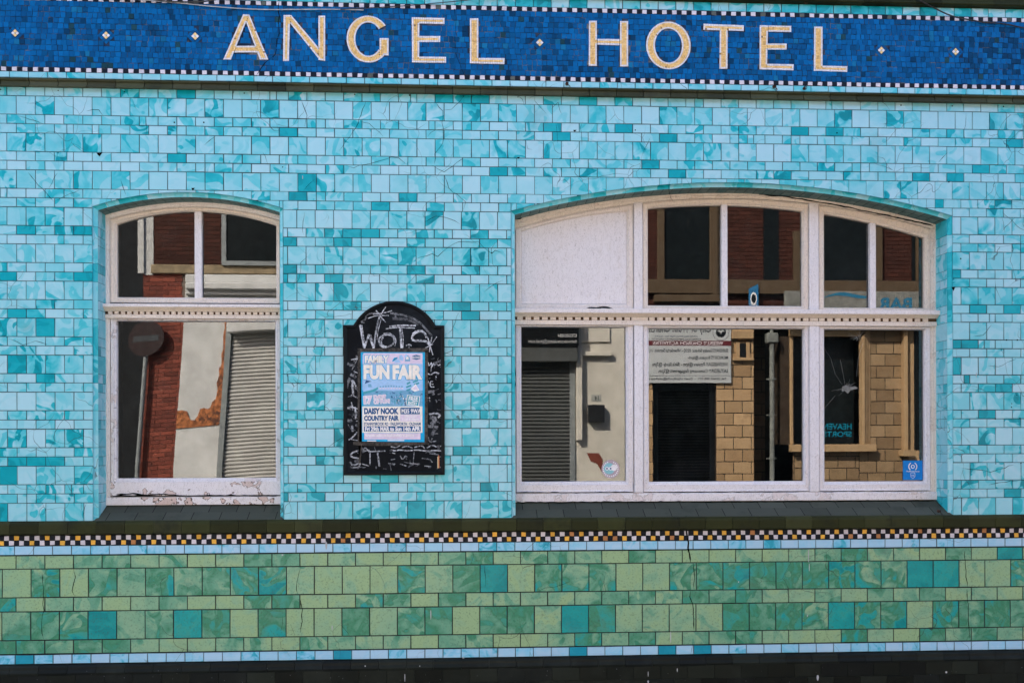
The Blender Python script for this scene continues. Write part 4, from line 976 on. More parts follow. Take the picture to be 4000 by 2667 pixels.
m.poly([(a,b) for a,b in q][::-1],-.0262,.0035,(0,0,0,0)); m.build('paper',INK['cyan'],po)
m=MB()
rr(m,'pale',145,140,1090,700,1); rr(m,'pink',160,118,1085,285,1.5); rr(m,'mid',165,700,1085,945,1.4)
rr(m,'cream',142,950,1085,1365,1.6); rr(m,'pink',172,1370,1055,1470,1.6); rr(m,'white',220,1485,360,1500,1); rr(m,'white',540,1478,800,1492,1)
# crowd, ride roof, bumper car and spinning ride pictures in pale shapes
m.mi=ix('pale'); random.seed(3)
for k in range(60):
    x,y=U(580,830),U(780,920); rr(m,random.choice(('pale','cream','teal','navy')),x,y,x+U(6,16),y+U(12,36),2)
for k in range(40):
    x,y=U(330,1060),U(715,780); rr(m,random.choice(('mid','navy','teal')),x,y,x+U(10,40),y+U(6,16),1.8)
rq(m,ix('pale'),[(400,600),(520,600),(520,578),(740,582),(745,600),(810,615),(815,690),(640,712),(400,695)],2.1)
for k in range(9): rr(m,'mid',415+k*42,620+abs(k-4)*3,440+k*42,645+abs(k-4)*3,2.3)
for k in range(9): rr(m,'pink',410+k*43,660,440+k*43,680,2.3)
rq(m,ix('teal'),[(150,740),(160,720),(300,690),(385,650),(390,680),(330,720),(170,760)],2.2)
rq(m,ix('pale'),[(155,725),(170,640),(250,560),(300,560),(370,650),(300,690)],2.3); rq(m,ix('mid'),[(235,600),(280,600),(290,650),(230,650)],2.5)
rq(m,ix('navy'),[(180,600),(200,540),(290,560),(250,570)],2.4); m.mi=ix('cream')
for a,b,c,d in ((835,590,890,560),(825,640,905,610),(830,690,900,665),(910,520,990,495),(930,560,1010,530),(950,600,1030,570)): rq(m,ix('teal'),[(a,b),(c,d),(c+10,d+25),(a+10,b+25)],2.3)
rq(m,ix('white'),[(900,680),(980,600),(1040,700),(960,720)],2.4); rq(m,ix('pink'),[(930,680),(980,625),(1020,695)],2.6)
rq(m,ix('cyan'),[(610,240),(640,190),(700,180),(690,200),(620,255)],2.2); rq(m,ix('pale'),[(640,270),(660,200),(700,195),(750,270)],2.2)
rq(m,ix('pale'),[(720,220),(720,160),(760,140),(790,190),(780,240)],2.3); rq(m,ix('pale'),[(800,170),(830,125),(850,150),(830,190)],2.4); rq(m,ix('mid'),[(810,245),(820,170),(860,150),(885,180),(895,245)],2.3); rq(m,ix('cream'),[(825,215),(835,170),(865,170),(868,215)],2.5)
rq(m,ix('navy'),[(925,160),(990,142),(1055,160),(1055,205),(990,222),(925,205)],2.3)
rr(m,'cyan',740,970,1045,1075,2); 
m.build('printed_pictures',INKM,po)
m=MB()
def tt(k,st,x0,y0,x1,y1,lv,off=.0,rot=0.):
    a=pp(x0,y1); b=pp(x1,y0); m.mi=ix(k); text(m,st,a[0],a[1],b[0],b[1],YP-.0004*lv,off=off,rot=rot)
def outlined(st,x0,y0,x1,y1,lv,k1='cyan',k0='white',kf='cream',rot=0.,o1=.12):
    d=(x1-x0)*.012; tt(k1,st,x0-d-6,y0-8,x1+d+6,y1+8,lv,o1,rot); tt(kf,st,x0,y0,x1,y1,lv+1,.062,rot)
outlined('FAMILY',180,155,560,272,3); outlined('FUN',160,300,570,530,3,o1=.1); outlined('FAIR',615,300,1085,530,3,o1=.1)
outlined('17',165,790,300,915,4,'white','','pink',rot=.08); outlined('DAYS',325,775,510,835,4,'white','','pink',rot=.06); outlined('OF FUN!',325,845,570,905,4,'white','','pink',rot=.06)
rr(m,'white',835,782,1040,940,3.5,.12); rr(m,'teal',845,790,1030,932,4,.12); tt('white','FREE',870,800,1015,870,5,.03,-.10); tt('white','ENTRY',860,880,1005,930,5,.03,-.10)
tt('navy','DAISY NOOK',170,975,712,1075,3,.06); tt('navy','COUNTRY FAIR',170,1095,716,1180,3,.06)
rr(m,'navy',740,972,1045,1074,3); tt('white','M35 9WA',758,990,1062,1060,5,.03); rr(m,'pink',738,1082,1058,1185,3)
tt('white','OPEN DAILY',800,1092,1000,1125,4,.03); tt('white','1.00-8.00pm',775,1135,1030,1180,4,.03)
tt('navy','STANNYBROOK RD · FAILSWORTH · OLDHAM',168,1200,1058,1250,3,.04)
rr(m,'navy',168,1262,1058,1346,3); tt('white','Fri 29th MAR to Sun 14th APR',185,1268,1050,1342,5,.05)
tt('white','www.silcocksfunfairs.com',185,1380,950,1425,4,.02); tt('white','SILCOCKS',925,165,1055,200,4,.03)
m.build('printed_lettering',INKM,po)
m=MB()
def tp(pts,y): m.poly([b2(a,b) for a,b in pts][::-1],-.0262,y,(0,0,0,0))
tp([(200,455),(770,452),(775,482),(735,486),(230,484),(205,500)],.0036+.0008); tp([(200,480),(224,480),(232,1210),(208,1380),(222,1380),(236,1212),(200,1210)],.0046); tp([(742,470),(768,472),(764,1215),(738,1218)],.0044); tp([(165,1206),(780,1212),(775,1228),(600,1234),(330,1240),(165,1232)],.0049)
tag(m.build('tape',TAPE,po),'dirty brown tape round the poster edge')
# ---------------------------------------------------------------- stickers on the glass
def sticker_blue():
    Y=WG-.001; x0,z0=at(3527,1874,Y); x1,z1=at(3603,1798,Y)
    t=thing('window_sticker',(x0,Y,z0),'bright blue square licence sticker in bottom right corner of the wide window','sticker')
    m=MB(); m.box(x0,Y-.002,z0,x1,Y-.0005,z1); m.build('backing',pm('sticker_blue',(.0,.20,.62)),t)
    m=MB(); cx=(x0+x1)/2; w_=x1-x0; cz=z1-w_*.3
    def ringp(r0,r1,a0,a1,n=16):
        for i in range(n):
            p=[(cx+r*math.cos(a),cz+r*math.sin(a)) for r,a in ((r0,a0+(a1-a0)*i/n),(r1,a0+(a1-a0)*i/n),(r1,a0+(a1-a0)*(i+1)/n),(r0,a0+(a1-a0)*(i+1)/n))]
            m.face([(a,Y-.003,b) for a,b in p])
    ringp(w_*.06,w_*.10,0,6.283); ringp(w_*.18,w_*.23,-.9,1.1); ringp(w_*.18,w_*.23,math.pi-1.1,math.pi+.9)
    text(m,'TheMusicLicence',x0+w_*.16,z1-w_*.57,x0+w_*.84,z1-w_*.5,Y-.003,off=.01)
    q=[(cx-w_*.11,z1-w_*.63),(cx-w_*.11,z1-w_*.8),(cx,z1-w_*.9),(cx+w_*.11,z1-w_*.8),(cx+w_*.11,z1-w_*.63),(cx,z1-w_*.6)]
    for a,b in zip(q,q[1:]+q[:1]):
        d=Vector((b[0]-a[0],b[1]-a[1])); n=Vector((-d.y,d.x)).normalized()*.0015; m.face([(a[0]-n.x,Y-.003,a[1]-n.y),(b[0]-n.x,Y-.003,b[1]-n.y),(b[0]+n.x,Y-.003,b[1]+n.y),(a[0]+n.x,Y-.003,a[1]+n.y)])
    text(m,'PPL PRS',cx-w_*.07,z1-w_*.8,cx+w_*.07,z1-w_*.7,Y-.003)
    m.build('white_print',INK['white'],t)
sticker_blue()
def sticker_round():
    Y=WG-.001; x,z=at(2385,1831,Y); r=.081
    t=thing('window_sticker',(x,Y,z-r),'round pale pink sticker with a blue face, low in the wide window','sticker')
    m=MB(); m.disc(x,z,Y-.0005,r,.001,32); m.build('backing',pm('sticker_pink',(.42,.33,.38)),t)
    m=MB(); m.disc(x-.012,z+.004,Y-.0017,r*.62,.0006,24); m.build('blue_patch',pm('sticker_pale_blue',(.25,.52,.58)),t)
    m=MB(); m.disc(x+.03,z+.012,Y-.0018,r*.35,.0007,20)
    for dx in (-.032,.0): m.disc(x+dx,z+.004,Y-.0025,.016,.0006,16)
    for k in range(22):
        a=6.283*k/22; 
        if k not in (5,6): m.box(x+r*.80*math.cos(a)-.005,Y-.0022,z+r*.80*math.sin(a)-.006,x+r*.80*math.cos(a)+.005,Y-.0016,z+r*.80*math.sin(a)+.006)
    m.build('white_lettering',INK['white'],t)
    m=MB()
    for dx in (-.032,.0): m.disc(x+dx,z+.004,Y-.0032,.008,.0005,12)
    m.build('eye_pupils',INK['navy'],t)
sticker_round()
# broken-glass star in the right light
m=MB(); Y=WG-.0015
def shard(pts): m.face([(a,Y,b) for a,b in [at(u,v,Y) for u,v in pts]])
random.seed(11)
for cx,cy,n,rad in ((3310,1513,34,46),(3354,1316,26,34)):
    for k in range(n):
        a=U(0,6.283); r0_=U(0,rad*.25); r1_=r0_+U(5,rad*random.choice((.3,.5,1.)))*(1.3 if (2.0<a%6.283<4.2) else .8); w_=U(.5,1.3); b=a+U(-.15,.15)
        shard([(cx+r0_*math.cos(a),cy+r0_*math.sin(a)),(cx+r1_*math.cos(b),cy+r1_*math.sin(b)),(cx+r1_*math.cos(b)+w_*.4,cy+r1_*math.sin(b)+w_*.4),(cx+r0_*math.cos(a)+w_,cy+r0_*math.sin(a)+w_)])
shard([(3290,1510),(3305,1503),(3318,1512),(3340,1508),(3352,1516),(3322,1524),(3312,1537),(3300,1526),(3288,1528)])
for pts in ([(3216,1355),(3245,1400),(3262,1460),(3288,1500)],[(3282,1405),(3292,1455),(3300,1500)],[(3370,1340),(3352,1400),(3345,1470)],[(3262,1545),(3215,1600)],[(3330,1520),(3372,1517)]):
    for (a,b),(c,d) in zip(pts[:-1],pts[1:]): shard([(a,b),(c,d),(c+.8,d+.3),(a+.8,b+.3)])
g=NG('shattered_glass'); 
sg_=m.build('shatter_mark',plain('shattered_glass',(.20,.21,.21),.3,.5,.3,40),win2)

# ================================================================= STREET
gm=MB(); gm.box(-60,-60,-.6,60,60,-.02); tag(gm.build('ground',plain('ground_earth',(.12,.11,.1),.9)),kind='structure')
m=MB(); m.box(-40,-6.6,-.02,40,-1.6,-.012+.0); tag(m.build('road',plain('asphalt',(.055,.055,.056),.85,.2,.3,40,.003)),kind='structure')
for nm,ya,yb in (('pavement',-1.59,.0),('pavement',-8.6,-6.61)):
    m=MB(); y=ya; c=0
    m.box(-40,ya,-.019,40,yb,.085)
    while y<yb-.05:
        x=-12+(.3 if c%2 else 0)
        while x<12: m.box(x+.004,y+.004,.0855,x+.596,min(y+.596,yb),.10,b=.003); x+=.6
        y+=.6; c+=1
    m.box(-40,(-1.73 if nm and ya>-2 else -6.61),-.019,40,(-1.591 if ya>-2 else -6.47),.1)
    tag(m.build(nm,plain('paving_stone',(.3,.29,.27),.85,.2,.2,12,.002)),kind='structure')
# ================================================================= ACROSS THE STREET (seen in the window glass)
W=8.6
def rp(u,v,off=0.,yp=.26):
    x,z=at(u,v,2*yp+W-off); return x,z
class OB(MB):
    def rbox(s,u0,v0,u1,v1,off0,off1,c=(0,0,0,0),b=0.):
        x0,z0=rp(u0,v1,off1); x1,z1=rp(u1,v0,off1); s.box(x0,-W+off0,z0,x1,-W+off1,z1,c,b)
    def rtiles(s,u0,v0,u1,v1,off,pw,ph,g,fn,t=.01,b=.004,holes=()):
        x0,z0=rp(u0,v1,off); x1,z1=rp(u1,v0,off); s.tiles(x0,z0,x1,z1,off,pw,ph,g,fn,t,b,holes)
    def tiles(s,x0,z0,x1,z1,off,pw,ph,g,fn,t=.01,b=.004,holes=()):
        z=z1-ph; r=0
        while z+ph>z0+.01:
            x=x0-(pw/2 if r%2 else 0)
            while x<x1:
                a,bb=max(x,x0)+g,min(x+pw,x1)-g; c,d=max(z,z0)+g,z+ph-g
                if bb-a>.01 and d-c>.01:
                    ok=True
                    for (ha,hc,hb,hd) in holes:
                        if a<hb and bb>ha and c<hd and d>hc:
                            if a<ha-.01 and bb>ha: bb=ha
                            elif bb>hb+.01 and a<hb: a=hb
                            else: ok=False
                    if ok and bb-a>.01: s.tile(a,c,bb,d,-W+off,fn(),t,b,.0005,1)
                x+=pw
            z-=ph; r+=1
BRICK=tinted('red_facing_brick',[(.21,.055,.035),(.18,.046,.03),(.14,.038,.026)],.8,.2,.18,8,stain=((.1,.03,.02),.4))
DARKB=tinted('dark_upper_brick',[(.055,.018,.012),(.045,.015,.010)],.85,.2,.2,8)  # much darker brick for the upper storeys
STONE=tinted('buff_ashlar',[(.50,.335,.18),(.45,.295,.155),(.39,.25,.13)],.8,.2,.12,6,stain=((.3,.19,.1),.5))
DARKS=tinted('dark_upper_stone',[(.10,.068,.04),(.085,.055,.032)],.85,.2,.1,6,stain=((.12,.09,.06),.5))  # darker stone for the upper storey of the hall
CEM=plain('cement_render',(.56,.56,.54),.85,.2,.14,3,.0003)
CREAM=plain('cream_render',(.60,.56,.48),.85,.2,.12,3,.0003)
DGREY=plain('dark_grey_render',(.010,.012,.014),.8,.2,.3,4)
SHUT=plain('galvanised_shutter',(.44,.43,.40),.5,.4,.15,3)
SHUTD=plain('dull_green_grey_shutter',(.075,.08,.077),.5,.4,.15,3)
STEEL=plain('grey_steel',(.22,.24,.24),.5,.4,.2)
BRICKO=plain('peeled_orange_brick',(.38,.14,.055),.85,.2,.5,16,b2=(.10,.045,.03))
MORT=plain('mortar',(.16,.13,.11),.9,.1)
MORTS=plain('stone_joint',(.05,.035,.025),.9,.1)
DK=plain('very_dark_paint',(.003,.004,.005),.35,.4,.3)
DKG=plain('dark_window_glass',(.007,.010,.011),.3,.12,.2)
SIGNW=plain('sign_white',(.50,.52,.52),.5,.3,.06)
f3=lambda:(random.choice((.1,.4,.8)),R(),R(),0)
f2=lambda:(random.choice((.1,.6)),R(),R(),0)
shop=thing('shop_building',(rp(1400,2400)[0],-W,0),'brick and rendered shop opposite with roller shutters, mirrored in the narrower window','building')
xs0,_=rp(565,1500); xs1,_=rp(2445,1500)
m=OB(); m.box(xs0,-W-3,0,xs1,-W-.002,8.2); m.build('wall',MORT,shop)
m=OB()
zu=rp(700,1067)[1]
m.rtiles(565,1070,715,2420,.0,.225,.075,.004,f3,.008,.003)                    # brick pier left
x0,z0=rp(599,1043); x1,z1=rp(877,700)
m.build('brick_pier',BRICK,shop)
m=OB(); m.tiles(xs0,zu,xs1,8.1,.0,.225,.075,.004,f2,.008,.003,[(rp(879,1027)[0],rp(879,1027)[1],rp(1200,843)[0],rp(879,843)[1])]); m.build('upper_brickwork',DARKB,shop)
m=OB(); m.rbox(700,1240,866,2420,.0,.03); m.build('cement_panel',CEM,shop)
m=OB(); q=[rp(u,v,.05) for u,v in [(867,1245),(867,1664),(697,1668),(697,1600),(716,1598),(735,1604),(742,1622),(750,1638),(765,1640),(778,1625),(785,1598),(800,1594),(812,1600),(824,1596),(830,1575),(844,1562),(848,1530),(843,1500),(850,1470),(847,1446),(856,1430),(853,1390),(859,1370),(855,1320),(860,1290),(856,1245)]]
m.poly(q,-W+.031,.018,(0,0,0,0),1); m.build('peeled_orange_brick',BRICKO,shop)  # bare orange brick where the render has peeled, not timber
m=OB(); m.rbox(868,1240,886,2420,.0,.09); m.rbox(1300,1240,1330,2420,.0,.09); m.build('shutter_guide',STEEL,shop)
def shutter(mb,u0,v0,u1,v1,pitch=.068,off=.0):
    x0,z0=rp(u0,v1,off+.03); x1,z1=rp(u1,v0,off+.03); z=z0
    while z<z1:
        q=[(0,z),(.012,z+.006),(.026,z+.02),(.030,z+.034),(.026,z+.048),(.012,z+.062),(0,z+pitch)]
        for (ya,za),(yb,zb) in zip(q[:-1],q[1:]): mb.face([(x1,-W+off+ya,za),(x0,-W+off+ya,za),(x0,-W+off+yb,zb),(x1,-W+off+yb,zb)])
        z+=pitch
m=OB(); shutter(m,886,1300,1300,2420,off=.01); m.build('roller_shutter',SHUT,shop)
m=OB(); m.rbox(868,1240,1330,1306,.0,.30,b=.01); m.build('shutter_box',CEM,shop)
m=OB(); m.rbox(590,1043,1900,1068,.0,.07,b=.01); m.build('stone_band',plain('buff_band',(.27,.21,.13),.8,.2,.3),shop)
m=OB(); m.rbox(724,1080,1900,1106,.0,.2,b=.02); m.rbox(724,1110,1900,1130,.0,.32,b=.02); m.rbox(724,1136,1900,1150,.0,.24,b=.01); m.rbox(724,1152,1900,1225,.0,.12,b=.01); m.build('shop_cornice',CEM,shop)
m=OB(); m.rbox(540,700,562,1067,.0,.06); m.rbox(566,700,600,1075,.0,.02); m.build('painted_quoin',plain('chalky_white',(.5,.5,.48),.8,.2,.2,10),shop)
m=OB(); x0,z0=rp(879,1027); x1,z1=rp(1200,843)
m.box(x0,-W-.1,z0,x1,-W-.09+.1,z1); m.build('window_pane',DKG,shop)
m=OB(); m.rbox(866,835,884,1034,.0,.04); m.rbox(866,1022,1210,1036,.0,.12); m.build('window_surround',STEEL,shop)
# right half of the shop
m=OB(); m.rbox(2248,1100,2440,2420,.0,.03); m.rbox(1500,1100,2000,2420,.0,.02); m.build('cream_render_wall',CREAM,shop)
m=OB(); m.rbox(2254,1240,2276,1720,.03,.16,b=.01); m.rbox(2276,1180,2385,1335,.03,.07,b=.01); m.rbox(2276,1372,2392,1388,.03,.14,b=.005); m.build('pilaster_and_panel',CREAM,shop)
m=OB(); m.rbox(1990,1210,2262,1347,.0,.30); m.build('black_fascia',DK,shop)
m=OB(); m.rbox(1990,1348,2258,1411,.0,.26,b=.01); m.build('shutter_box',SHUTD,shop)
m=OB(); shutter(m,1990,1411,2229,2420,off=.01); m.build('roller_shutter',SHUTD,shop)
m=OB(); m.rbox(2229,1411,2247,2420,.0,.06); m.build('shutter_guide',STEEL,shop)
m=OB(); Yo=-W+.303
x0,z0=rp(2180,1316,.3); x1,z1=rp(2254,1303,.3); text(m,'07939809884',x0,z0,x1,z1,Yo,flip=True)
x0,z0=rp(2066,1342,.3); x1,z1=rp(2254,1324,.3); text(m,'datravelconsultants@gmail.com',x0,z0,x1,z1,Yo,flip=True)
m.build('fascia_lettering',pm('sign_lettering',(.6,.6,.6)),shop)
m=OB(); m.rbox(2301,1580,2363,1648,.03,.18,b=.005); m.build('meter_box',BLACKM,shop)
m=OB(); m.rbox(2311,1540,2350,1566,.03,.037); m.build('number_plate',plain('plate_clear',(.33,.34,.31),.3),shop)
m=OB(); x0,z0=rp(2324,1562,.04); x1,z1=rp(2340,1545,.04); text(m,'14',x0,z0,x1,z1,-W+.0395,flip=True); m.build('number',DK,shop)
m=OB(); x,z=rp(2330,1790,.03); m.poly([(x-.17,z+.1),(x+.05,z+.1),(x+.12,z-.02),(x+.1,z-.25),(x+.02,z-.1),(x-.1,z-.05)],-W+.03,.008,(.5,.5,0,0),1); m.build('exposed_brick_patch',BRICK,shop)
# alley wall far left, no entry sign
m=MB(); xa,_=rp(150,1500); m.box(xa-6,-W-6,0,xs0-.4,-W-2.6,13); m.build; tag(m.build('alley_building',DGREY),'dark grey building set back down the alley, mirrored in the narrower window','building')
nx,nz=rp(553,1308,.17); ns=thing('no_entry_sign',(nx,-W+.45,.1),'round no entry sign on a steel pole, mirrored at the left of the narrower window','road sign')
m=MB(); m.tube([(nx,-W+.11,.0),(nx,-W+.11,nz+.25)],.04,12); m.build('pole',STEEL,ns,True)
m=MB(); m.disc(nx,nz,-W+.16,.31,.004,32,sg=1); m.build('disc',plain('shaded_red',(.02,.008,.008),.4),ns)  # red disc and white bar coloured dark, shade painted into both
m=MB(); m.box(nx-.22,-W+.1641,nz-.05,nx+.22,-W+.167,nz+.05); m.build('bar',plain('shaded_bar_white',(.04,.045,.05),.4),ns)
m=MB(); m.box(nx-.06,-W+.1,nz-.2,nx+.06,-W+.159,nz-.16); m.box(nx-.06,-W+.1,nz+.12,nx+.06,-W+.159,nz+.16); m.build('bracket',STEEL,ns)
# stone hall
hall=thing('stone_hall',(rp(3100,2400)[0],-W,0),'buff stone building opposite with a louvred door, mirrored in the wide window','building')
xh0=xs1+.002; xh1=rp(4700,1500)[0]
ZB0=rp(3000,1235)[1]; m=OB(); m.box(xh0,-W-4,0,xh1,-W-1.1,8.6); m.box(xh0,-W-1.1,0,rp(2948,1500)[0],-W-.25,8.6); m.box(rp(2948,1500)[0],-W-1.1,ZB0,xh1,-W-.25,8.6); m.build('wall_core',MORTS,hall)
ZB=rp(3000,1235)[1]
def RH(u0,v0,u1,v1,off=0.):
    a,b=rp(u0,v1,off); c,d=rp(u1,v0,off); return (a,b,c,d)
DOOR=RH(2554,1495,2800,2420); WIN=RH(3120,1310,3376,1735)
m=OB()
m.tiles(xh0,0,rp(2948,1500)[0],ZB,.0,.335,.224,.008,f3,.008,.003,[DOOR]); m.mi=1; m.box(xh0,-W-.25,0,DOOR[0],-W,ZB); m.box(DOOR[2],-W-.25,0,rp(2948,1500)[0],-W,ZB); m.box(DOOR[0],-W-.25,DOOR[3],DOOR[2],-W,ZB)
m.build('ashlar_bay',[STONE,MORTS],hall)
m=OB(); A_=rp(2948,1500)[0]
R1=rp(3098,1500,-.2)[0]; m.tiles(R1,0,WIN[0],ZB,-.2,.335,.224,.008,f3,.008,.003); m.mi=1; m.box(R1,-W-1.1,0,WIN[0]-.26,-W-.2,ZB); m.box(WIN[2],-W-1.1,0,xh1,-W-.2,ZB); m.box(WIN[0]-.26,-W-1.1,0,WIN[2],-W-.2,WIN[1]); m.box(WIN[0]-.26,-W-1.1,WIN[3],WIN[2],-W-.2,ZB); m.mi=0; m.tiles(A_,0,R1,ZB,-1.1,.335,.224,.008,f3,.008,.003); m.tiles(WIN[0],0,WIN[2],WIN[1],-.2,.335,.224,.008,f3,.008,.003); m.tiles(WIN[0],WIN[3],WIN[2],ZB,-.2,.335,.224,.008,f3,.008,.003); m.tiles(WIN[2],0,xh1,ZB,-.2,.335,.224,.008,f3,.008,.003)
m.build('ashlar_wall',[tinted('brown_ashlar',[(.33,.225,.125),(.29,.195,.105),(.25,.165,.09)],.8,.2,.15,6,stain=((.2,.13,.07),.5)),MORTS],hall)
m=OB(); d=DOOR; m.box(d[0],-W-.22,0,d[2],-W-.2,d[3]); 
z=.3
x0,x1=d[0]+.12,d[2]-.1
while z<d[3]-.12:
    m.face([(x1,-W-.17,z),(x0,-W-.17,z),(x0,-W-.135,z+.035),(x1,-W-.135,z+.035)]); m.face([(x1,-W-.135,z+.035),(x0,-W-.135,z+.035),(x0,-W-.17,z+.05),(x1,-W-.17,z+.05)]); z+=.055
m.box(d[0],-W-.2,0,x0,-W-.1,d[3]); m.box(x1,-W-.2,0,d[2],-W-.1,d[3])
m.build('louvred_door',DK,hall)
# window with moulded surround
w_=WIN; m=OB()
m.box(w_[0]-.01,-W-.5,w_[1],w_[2]+.01,-W-.45,w_[3]); m.build('window_glass',DKG,hall)
m=OB()
for k,(o_,yy) in enumerate(((0,-.05),(.05,-.09),(.10,-.13),(.15,-.165))):
    m.box(w_[2]+o_,-W-.45,w_[1],w_[2]+o_+.055,-W+yy,w_[3]+.05*k,b=.006)
m.box(w_[0]-.1,-W-.45,w_[3],w_[2]-.001,-W-.1,w_[3]+.15); m.box(w_[0]-.1,-W-.45,w_[1]-.14,w_[2]+.26,-W-.02,w_[1]-.001,b=.008)
m.box(w_[0]-.09,-W-.45,w_[1],w_[0]-.03,-W-.15,w_[3],b=.01)
m.build('window_surround',STONE,hall)
m=OB(); text(m,'HEAVEN',*rp(3222,1677,-.4),*rp(3334,1653,-.4),-W-.445,flip=True,off=.02); text(m,'SPORTS',*rp(3222,1706,-.4),*rp(3334,1684,-.4),-W-.445,flip=True,off=.02); m.build('window_lettering',pm('teal_lettering',(.0,.22,.34)),hall)
m=OB(); m.rbox(3538,1200,3552,1756,-.2,-.06,b=.01); m.rbox(3532,1756,3575,1781,-.2,.0,b=.005); m.rbox(3556,1200,3640,1820,-.2,-.18); m.build('second_surround',STONE,hall)
m=OB(); m.rbox(3576,1200,3700,1756,-.2,-.17); m.build('second_window',DKG,hall)
m=OB(); x,_=rp(3018,1500,-.08); zt_=rp(3018,1340,-.08)[1]
m.tube([(x,-W-.08,.1),(x,-W-.08,zt_)],.045,12); 
for v in (1480,1620,1790): 
    z=rp(3018,v,-.08)[1]; m.tube([(x,-W-.08,z-.02),(x,-W-.08,z+.02)],.058,12); m.box(x-.09,-W-.15,z-.01,x+.09,-W-.1,z+.01)
m.box(x-.11,-W-.17,zt_,x+.11,-W+.0,zt_+.19,b=.02); m.tube([(x,-W-.08,zt_+.18),(x,-W-.08,8)],.035,12)
m.build('drainpipe',plain('pipe_grey_paint',(.20,.21,.19),.5),hall,False)
m=OB(); m.rbox(2862,1290,2948,1322,.009,.09,b=.01); m.rbox(2878,1336,2892,1400,.009,.03); m.rbox(2918,1336,2932,1400,.009,.03); m.rbox(2866,1395,2948,1408,.009,.08,b=.01); m.build('bay_cornice',STONE,hall)
m=OB(); m.rbox(2891,1340,2919,1396,.0,.012); m.build('recess_panel',DK,hall)
# upper storey of the hall
m=OB(); m.tiles(xh0,ZB+.0,xh1,8.5,-.05,.225,.075,.004,f2,.008,.003); m.box(xh0,-W-.25,ZB,xh1,-W-.05,8.5); m.build('upper_brickwork',DARKB,hall)
m=OB(); m.rbox(2445,1103,4600,1143,-.05,.06,b=.01); m.build('stone_band',DARKS,hall)
m=OB(); m.rbox(2600,700,2772,1150,-.05,-.03); m.rbox(3205,700,3400,1100,-.05,-.03); m.rbox(2985,700,3045,1100,-.05,-.035); m.rbox(3566,700,3586,1100,-.05,-.03); m.build('upper_window_glass',DKG,hall)
m=OB(); m.rbox(2572,700,2598,1150,-.05,.03,b=.01); m.rbox(2778,700,2819,1150,-.05,.05,b=.01); m.rbox(2790,700,2806,1150,.05,.08,b=.005); m.rbox(3105,900,3128,1150,-.05,.02); m.rbox(3424,700,3452,1095,-.05,.05,b=.01); m.rbox(3588,700,3640,1095,-.05,.05,b=.01); m.rbox(2560,1150,2830,1176,-.05,.12,b=.01)
m.build('upper_window_surround',DARKS,hall)
x0,z0=rp(3070,1262,.14); x1,z1=rp(3660,1138,.14)
bs=thing('bar_sign',((x0+x1)/2,-W+.08,z0),'long grey fascia sign with blue wave and lettering, mirrored in the wide window','sign')
m=MB(); m.box(x0,-W+.062,z0,x1,-W+.14,z1,b=.005); m.build('panel',plain('sign_grey',(.20,.20,.18),.5),bs)
m=MB(); text(m,'BAR',*rp(3432,1208,.14),*rp(3566,1162,.14),-W+.143,flip=True,off=.03)
P=[rp(3222+i*20,1160-10*math.sin(i*.55)+0*i-i*1.2,.14) for i in range(11)]
for i in range(10):
    a,b=P[i],P[i+1]; t0=.03*math.sin(math.pi*i/10)+.004; t1=.03*math.sin(math.pi*(i+1)/10)+.004
    m.face([(b[0],-W+.143,b[1]-t1),(a[0],-W+.143,a[1]-t0),(a[0],-W+.143,a[1]+t0),(b[0],-W+.143,b[1]+t1)])
m.build('blue_lettering',pm('faded_sign_blue',(.02,.16,.28)),bs)
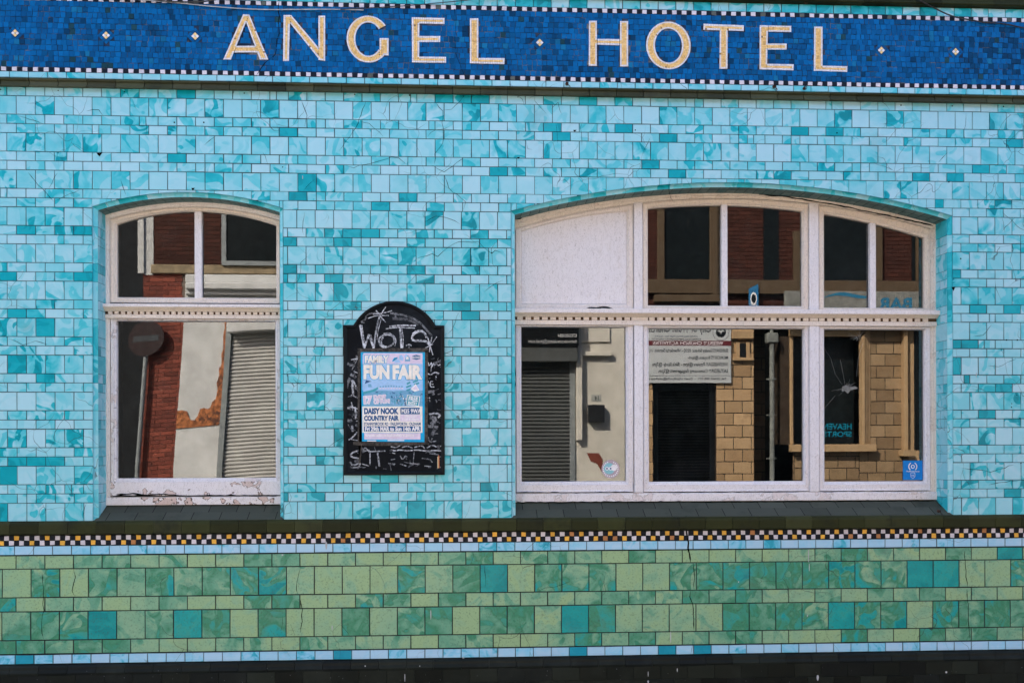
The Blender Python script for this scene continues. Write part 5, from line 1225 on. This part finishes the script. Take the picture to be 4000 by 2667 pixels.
# church notice board above the door
x0,z0=rp(2500,1495,.06); x1,z1=rp(2858,1240,.06)
cs=thing('church_sign',((x0+x1)/2,-W+.01,z0),'white church activities board above the louvred door, mirrored in the wide window','sign')
m=MB(); m.box(x0,-W+.01,z0,x1,-W+.06,z1,b=.003); m.build('panel',SIGNW,cs)
m=OB(); m.rbox(2500,1330,2858,1348,.0601,.063); m.build('maroon_stripe',pm('maroon',(.12,.015,.02)),cs)
def cst(mb,st,u0,v0,u1,v1,y=.0625,off=0.): text(mb,st,*rp(u0,v1,.06),*rp(u1,v0,.06),-W+y,flip=True,off=off)
m=OB(); cst(m,'WEEKLY CHURCH ACTIVITIES',2552,1333,2828,1345,.065,.01); m.build('white_lettering',INK['white'],cs)
m=OB()
for st,u0,v0,u1,v1 in (('City of Truth Church',2535,1266,2780,1306),('6-8 Old Street Ashton Under Lyne  OL6 6LB',2560,1309,2726,1317),('REFRESHING, EMPOWERING GROWTH',2548,1321,2740,1327),('SUNDAYS Sunday School: 10:30 - Wonderful Service: 11:30',2525,1361,2846,1378),('MONDAYS Prayers @6pm-',2688,1388,2846,1406),('WEDNESDAY Prayers @6pm - Bible Study @7pm',2550,1414,2846,1433),('SATURDAY Community Engagement @2pm',2575,1440,2846,1459),('Tel: 07403 555 272  -  Email: cityoftruth@ymail.com',2536,1474,2840,1485)):
    cst(m,st,u0,v0,u1,v1,off=.02)
m.rbox(2500,1466,2855,1467.2,.0601,.0615)
x,z=rp(2818,1297,.06)
m.poly([(x+.155*math.cos(a),z+.155*math.sin(a)) for a in [6.283*k/28 for k in range(28)]],-W+.06,.002,(0,0,0,0),1)
m.build('black_lettering',pm('sign_black',(.02,.02,.025)),cs)
m=OB(); m.poly([(x+.147*math.cos(a),z+.147*math.sin(a)) for a in [6.283*k/28 for k in range(28)]],-W+.0625,.001,(0,0,0,0),1)
m.mi=1; m.poly([(x+.095*math.cos(a),z+.095*math.sin(a)) for a in [6.283*k/24 for k in range(24)]],-W+.064,.001,(0,0,0,0),1)
m.mi=0; m.poly([(x-.075,z+.02),(x-.03,z+.01),(x,z-.03),(x+.03,z+.01),(x+.075,z+.02),(x+.03,z+.05),(x,z+.03),(x-.03,z+.05)],-W+.0655,.001,(0,0,0,0),1)
m.build('dove_emblem',[SIGNW,DK],cs)
# blue projecting banner
x0,z0=rp(2927,1240,.1); x1,z1=rp(2964,1108,.1)
x0,z0=rp(2927,1197,.1)
bn=thing('church_banner',((x0+x1)/2,-W+.1,z0),'small blue church banner mirrored low in an upper pane of the wide window','banner')
m=MB(); m.poly([(x0,z0-.05),(x1,z0-.05),(x1,z1),(x0,z1-.09)],-W+.1,.01,(0,0,0,0),1); m.build('cloth',pm('banner_blue',(.02,.16,.34)),bn)
m=MB(); cx,cz=(x0+x1)/2,z1-.27; m.poly([(cx+.06*math.cos(a),cz+.12*math.sin(a)) for a in [6.283*k/24 for k in range(24)]],-W+.11,.002,(0,0,0,0),1); text(m,'CITY OF TRUTH',x0+.02,z0+.02,x1-.02,z0+.07,-W+.113,flip=True); m.mi=1; m.poly([(cx+.04*math.cos(a),cz+.08*math.sin(a)) for a in [6.283*k/24 for k in range(24)]],-W+.112,.002,(0,0,0,0),1); m.build('emblem',[INK['white'],DK],bn)
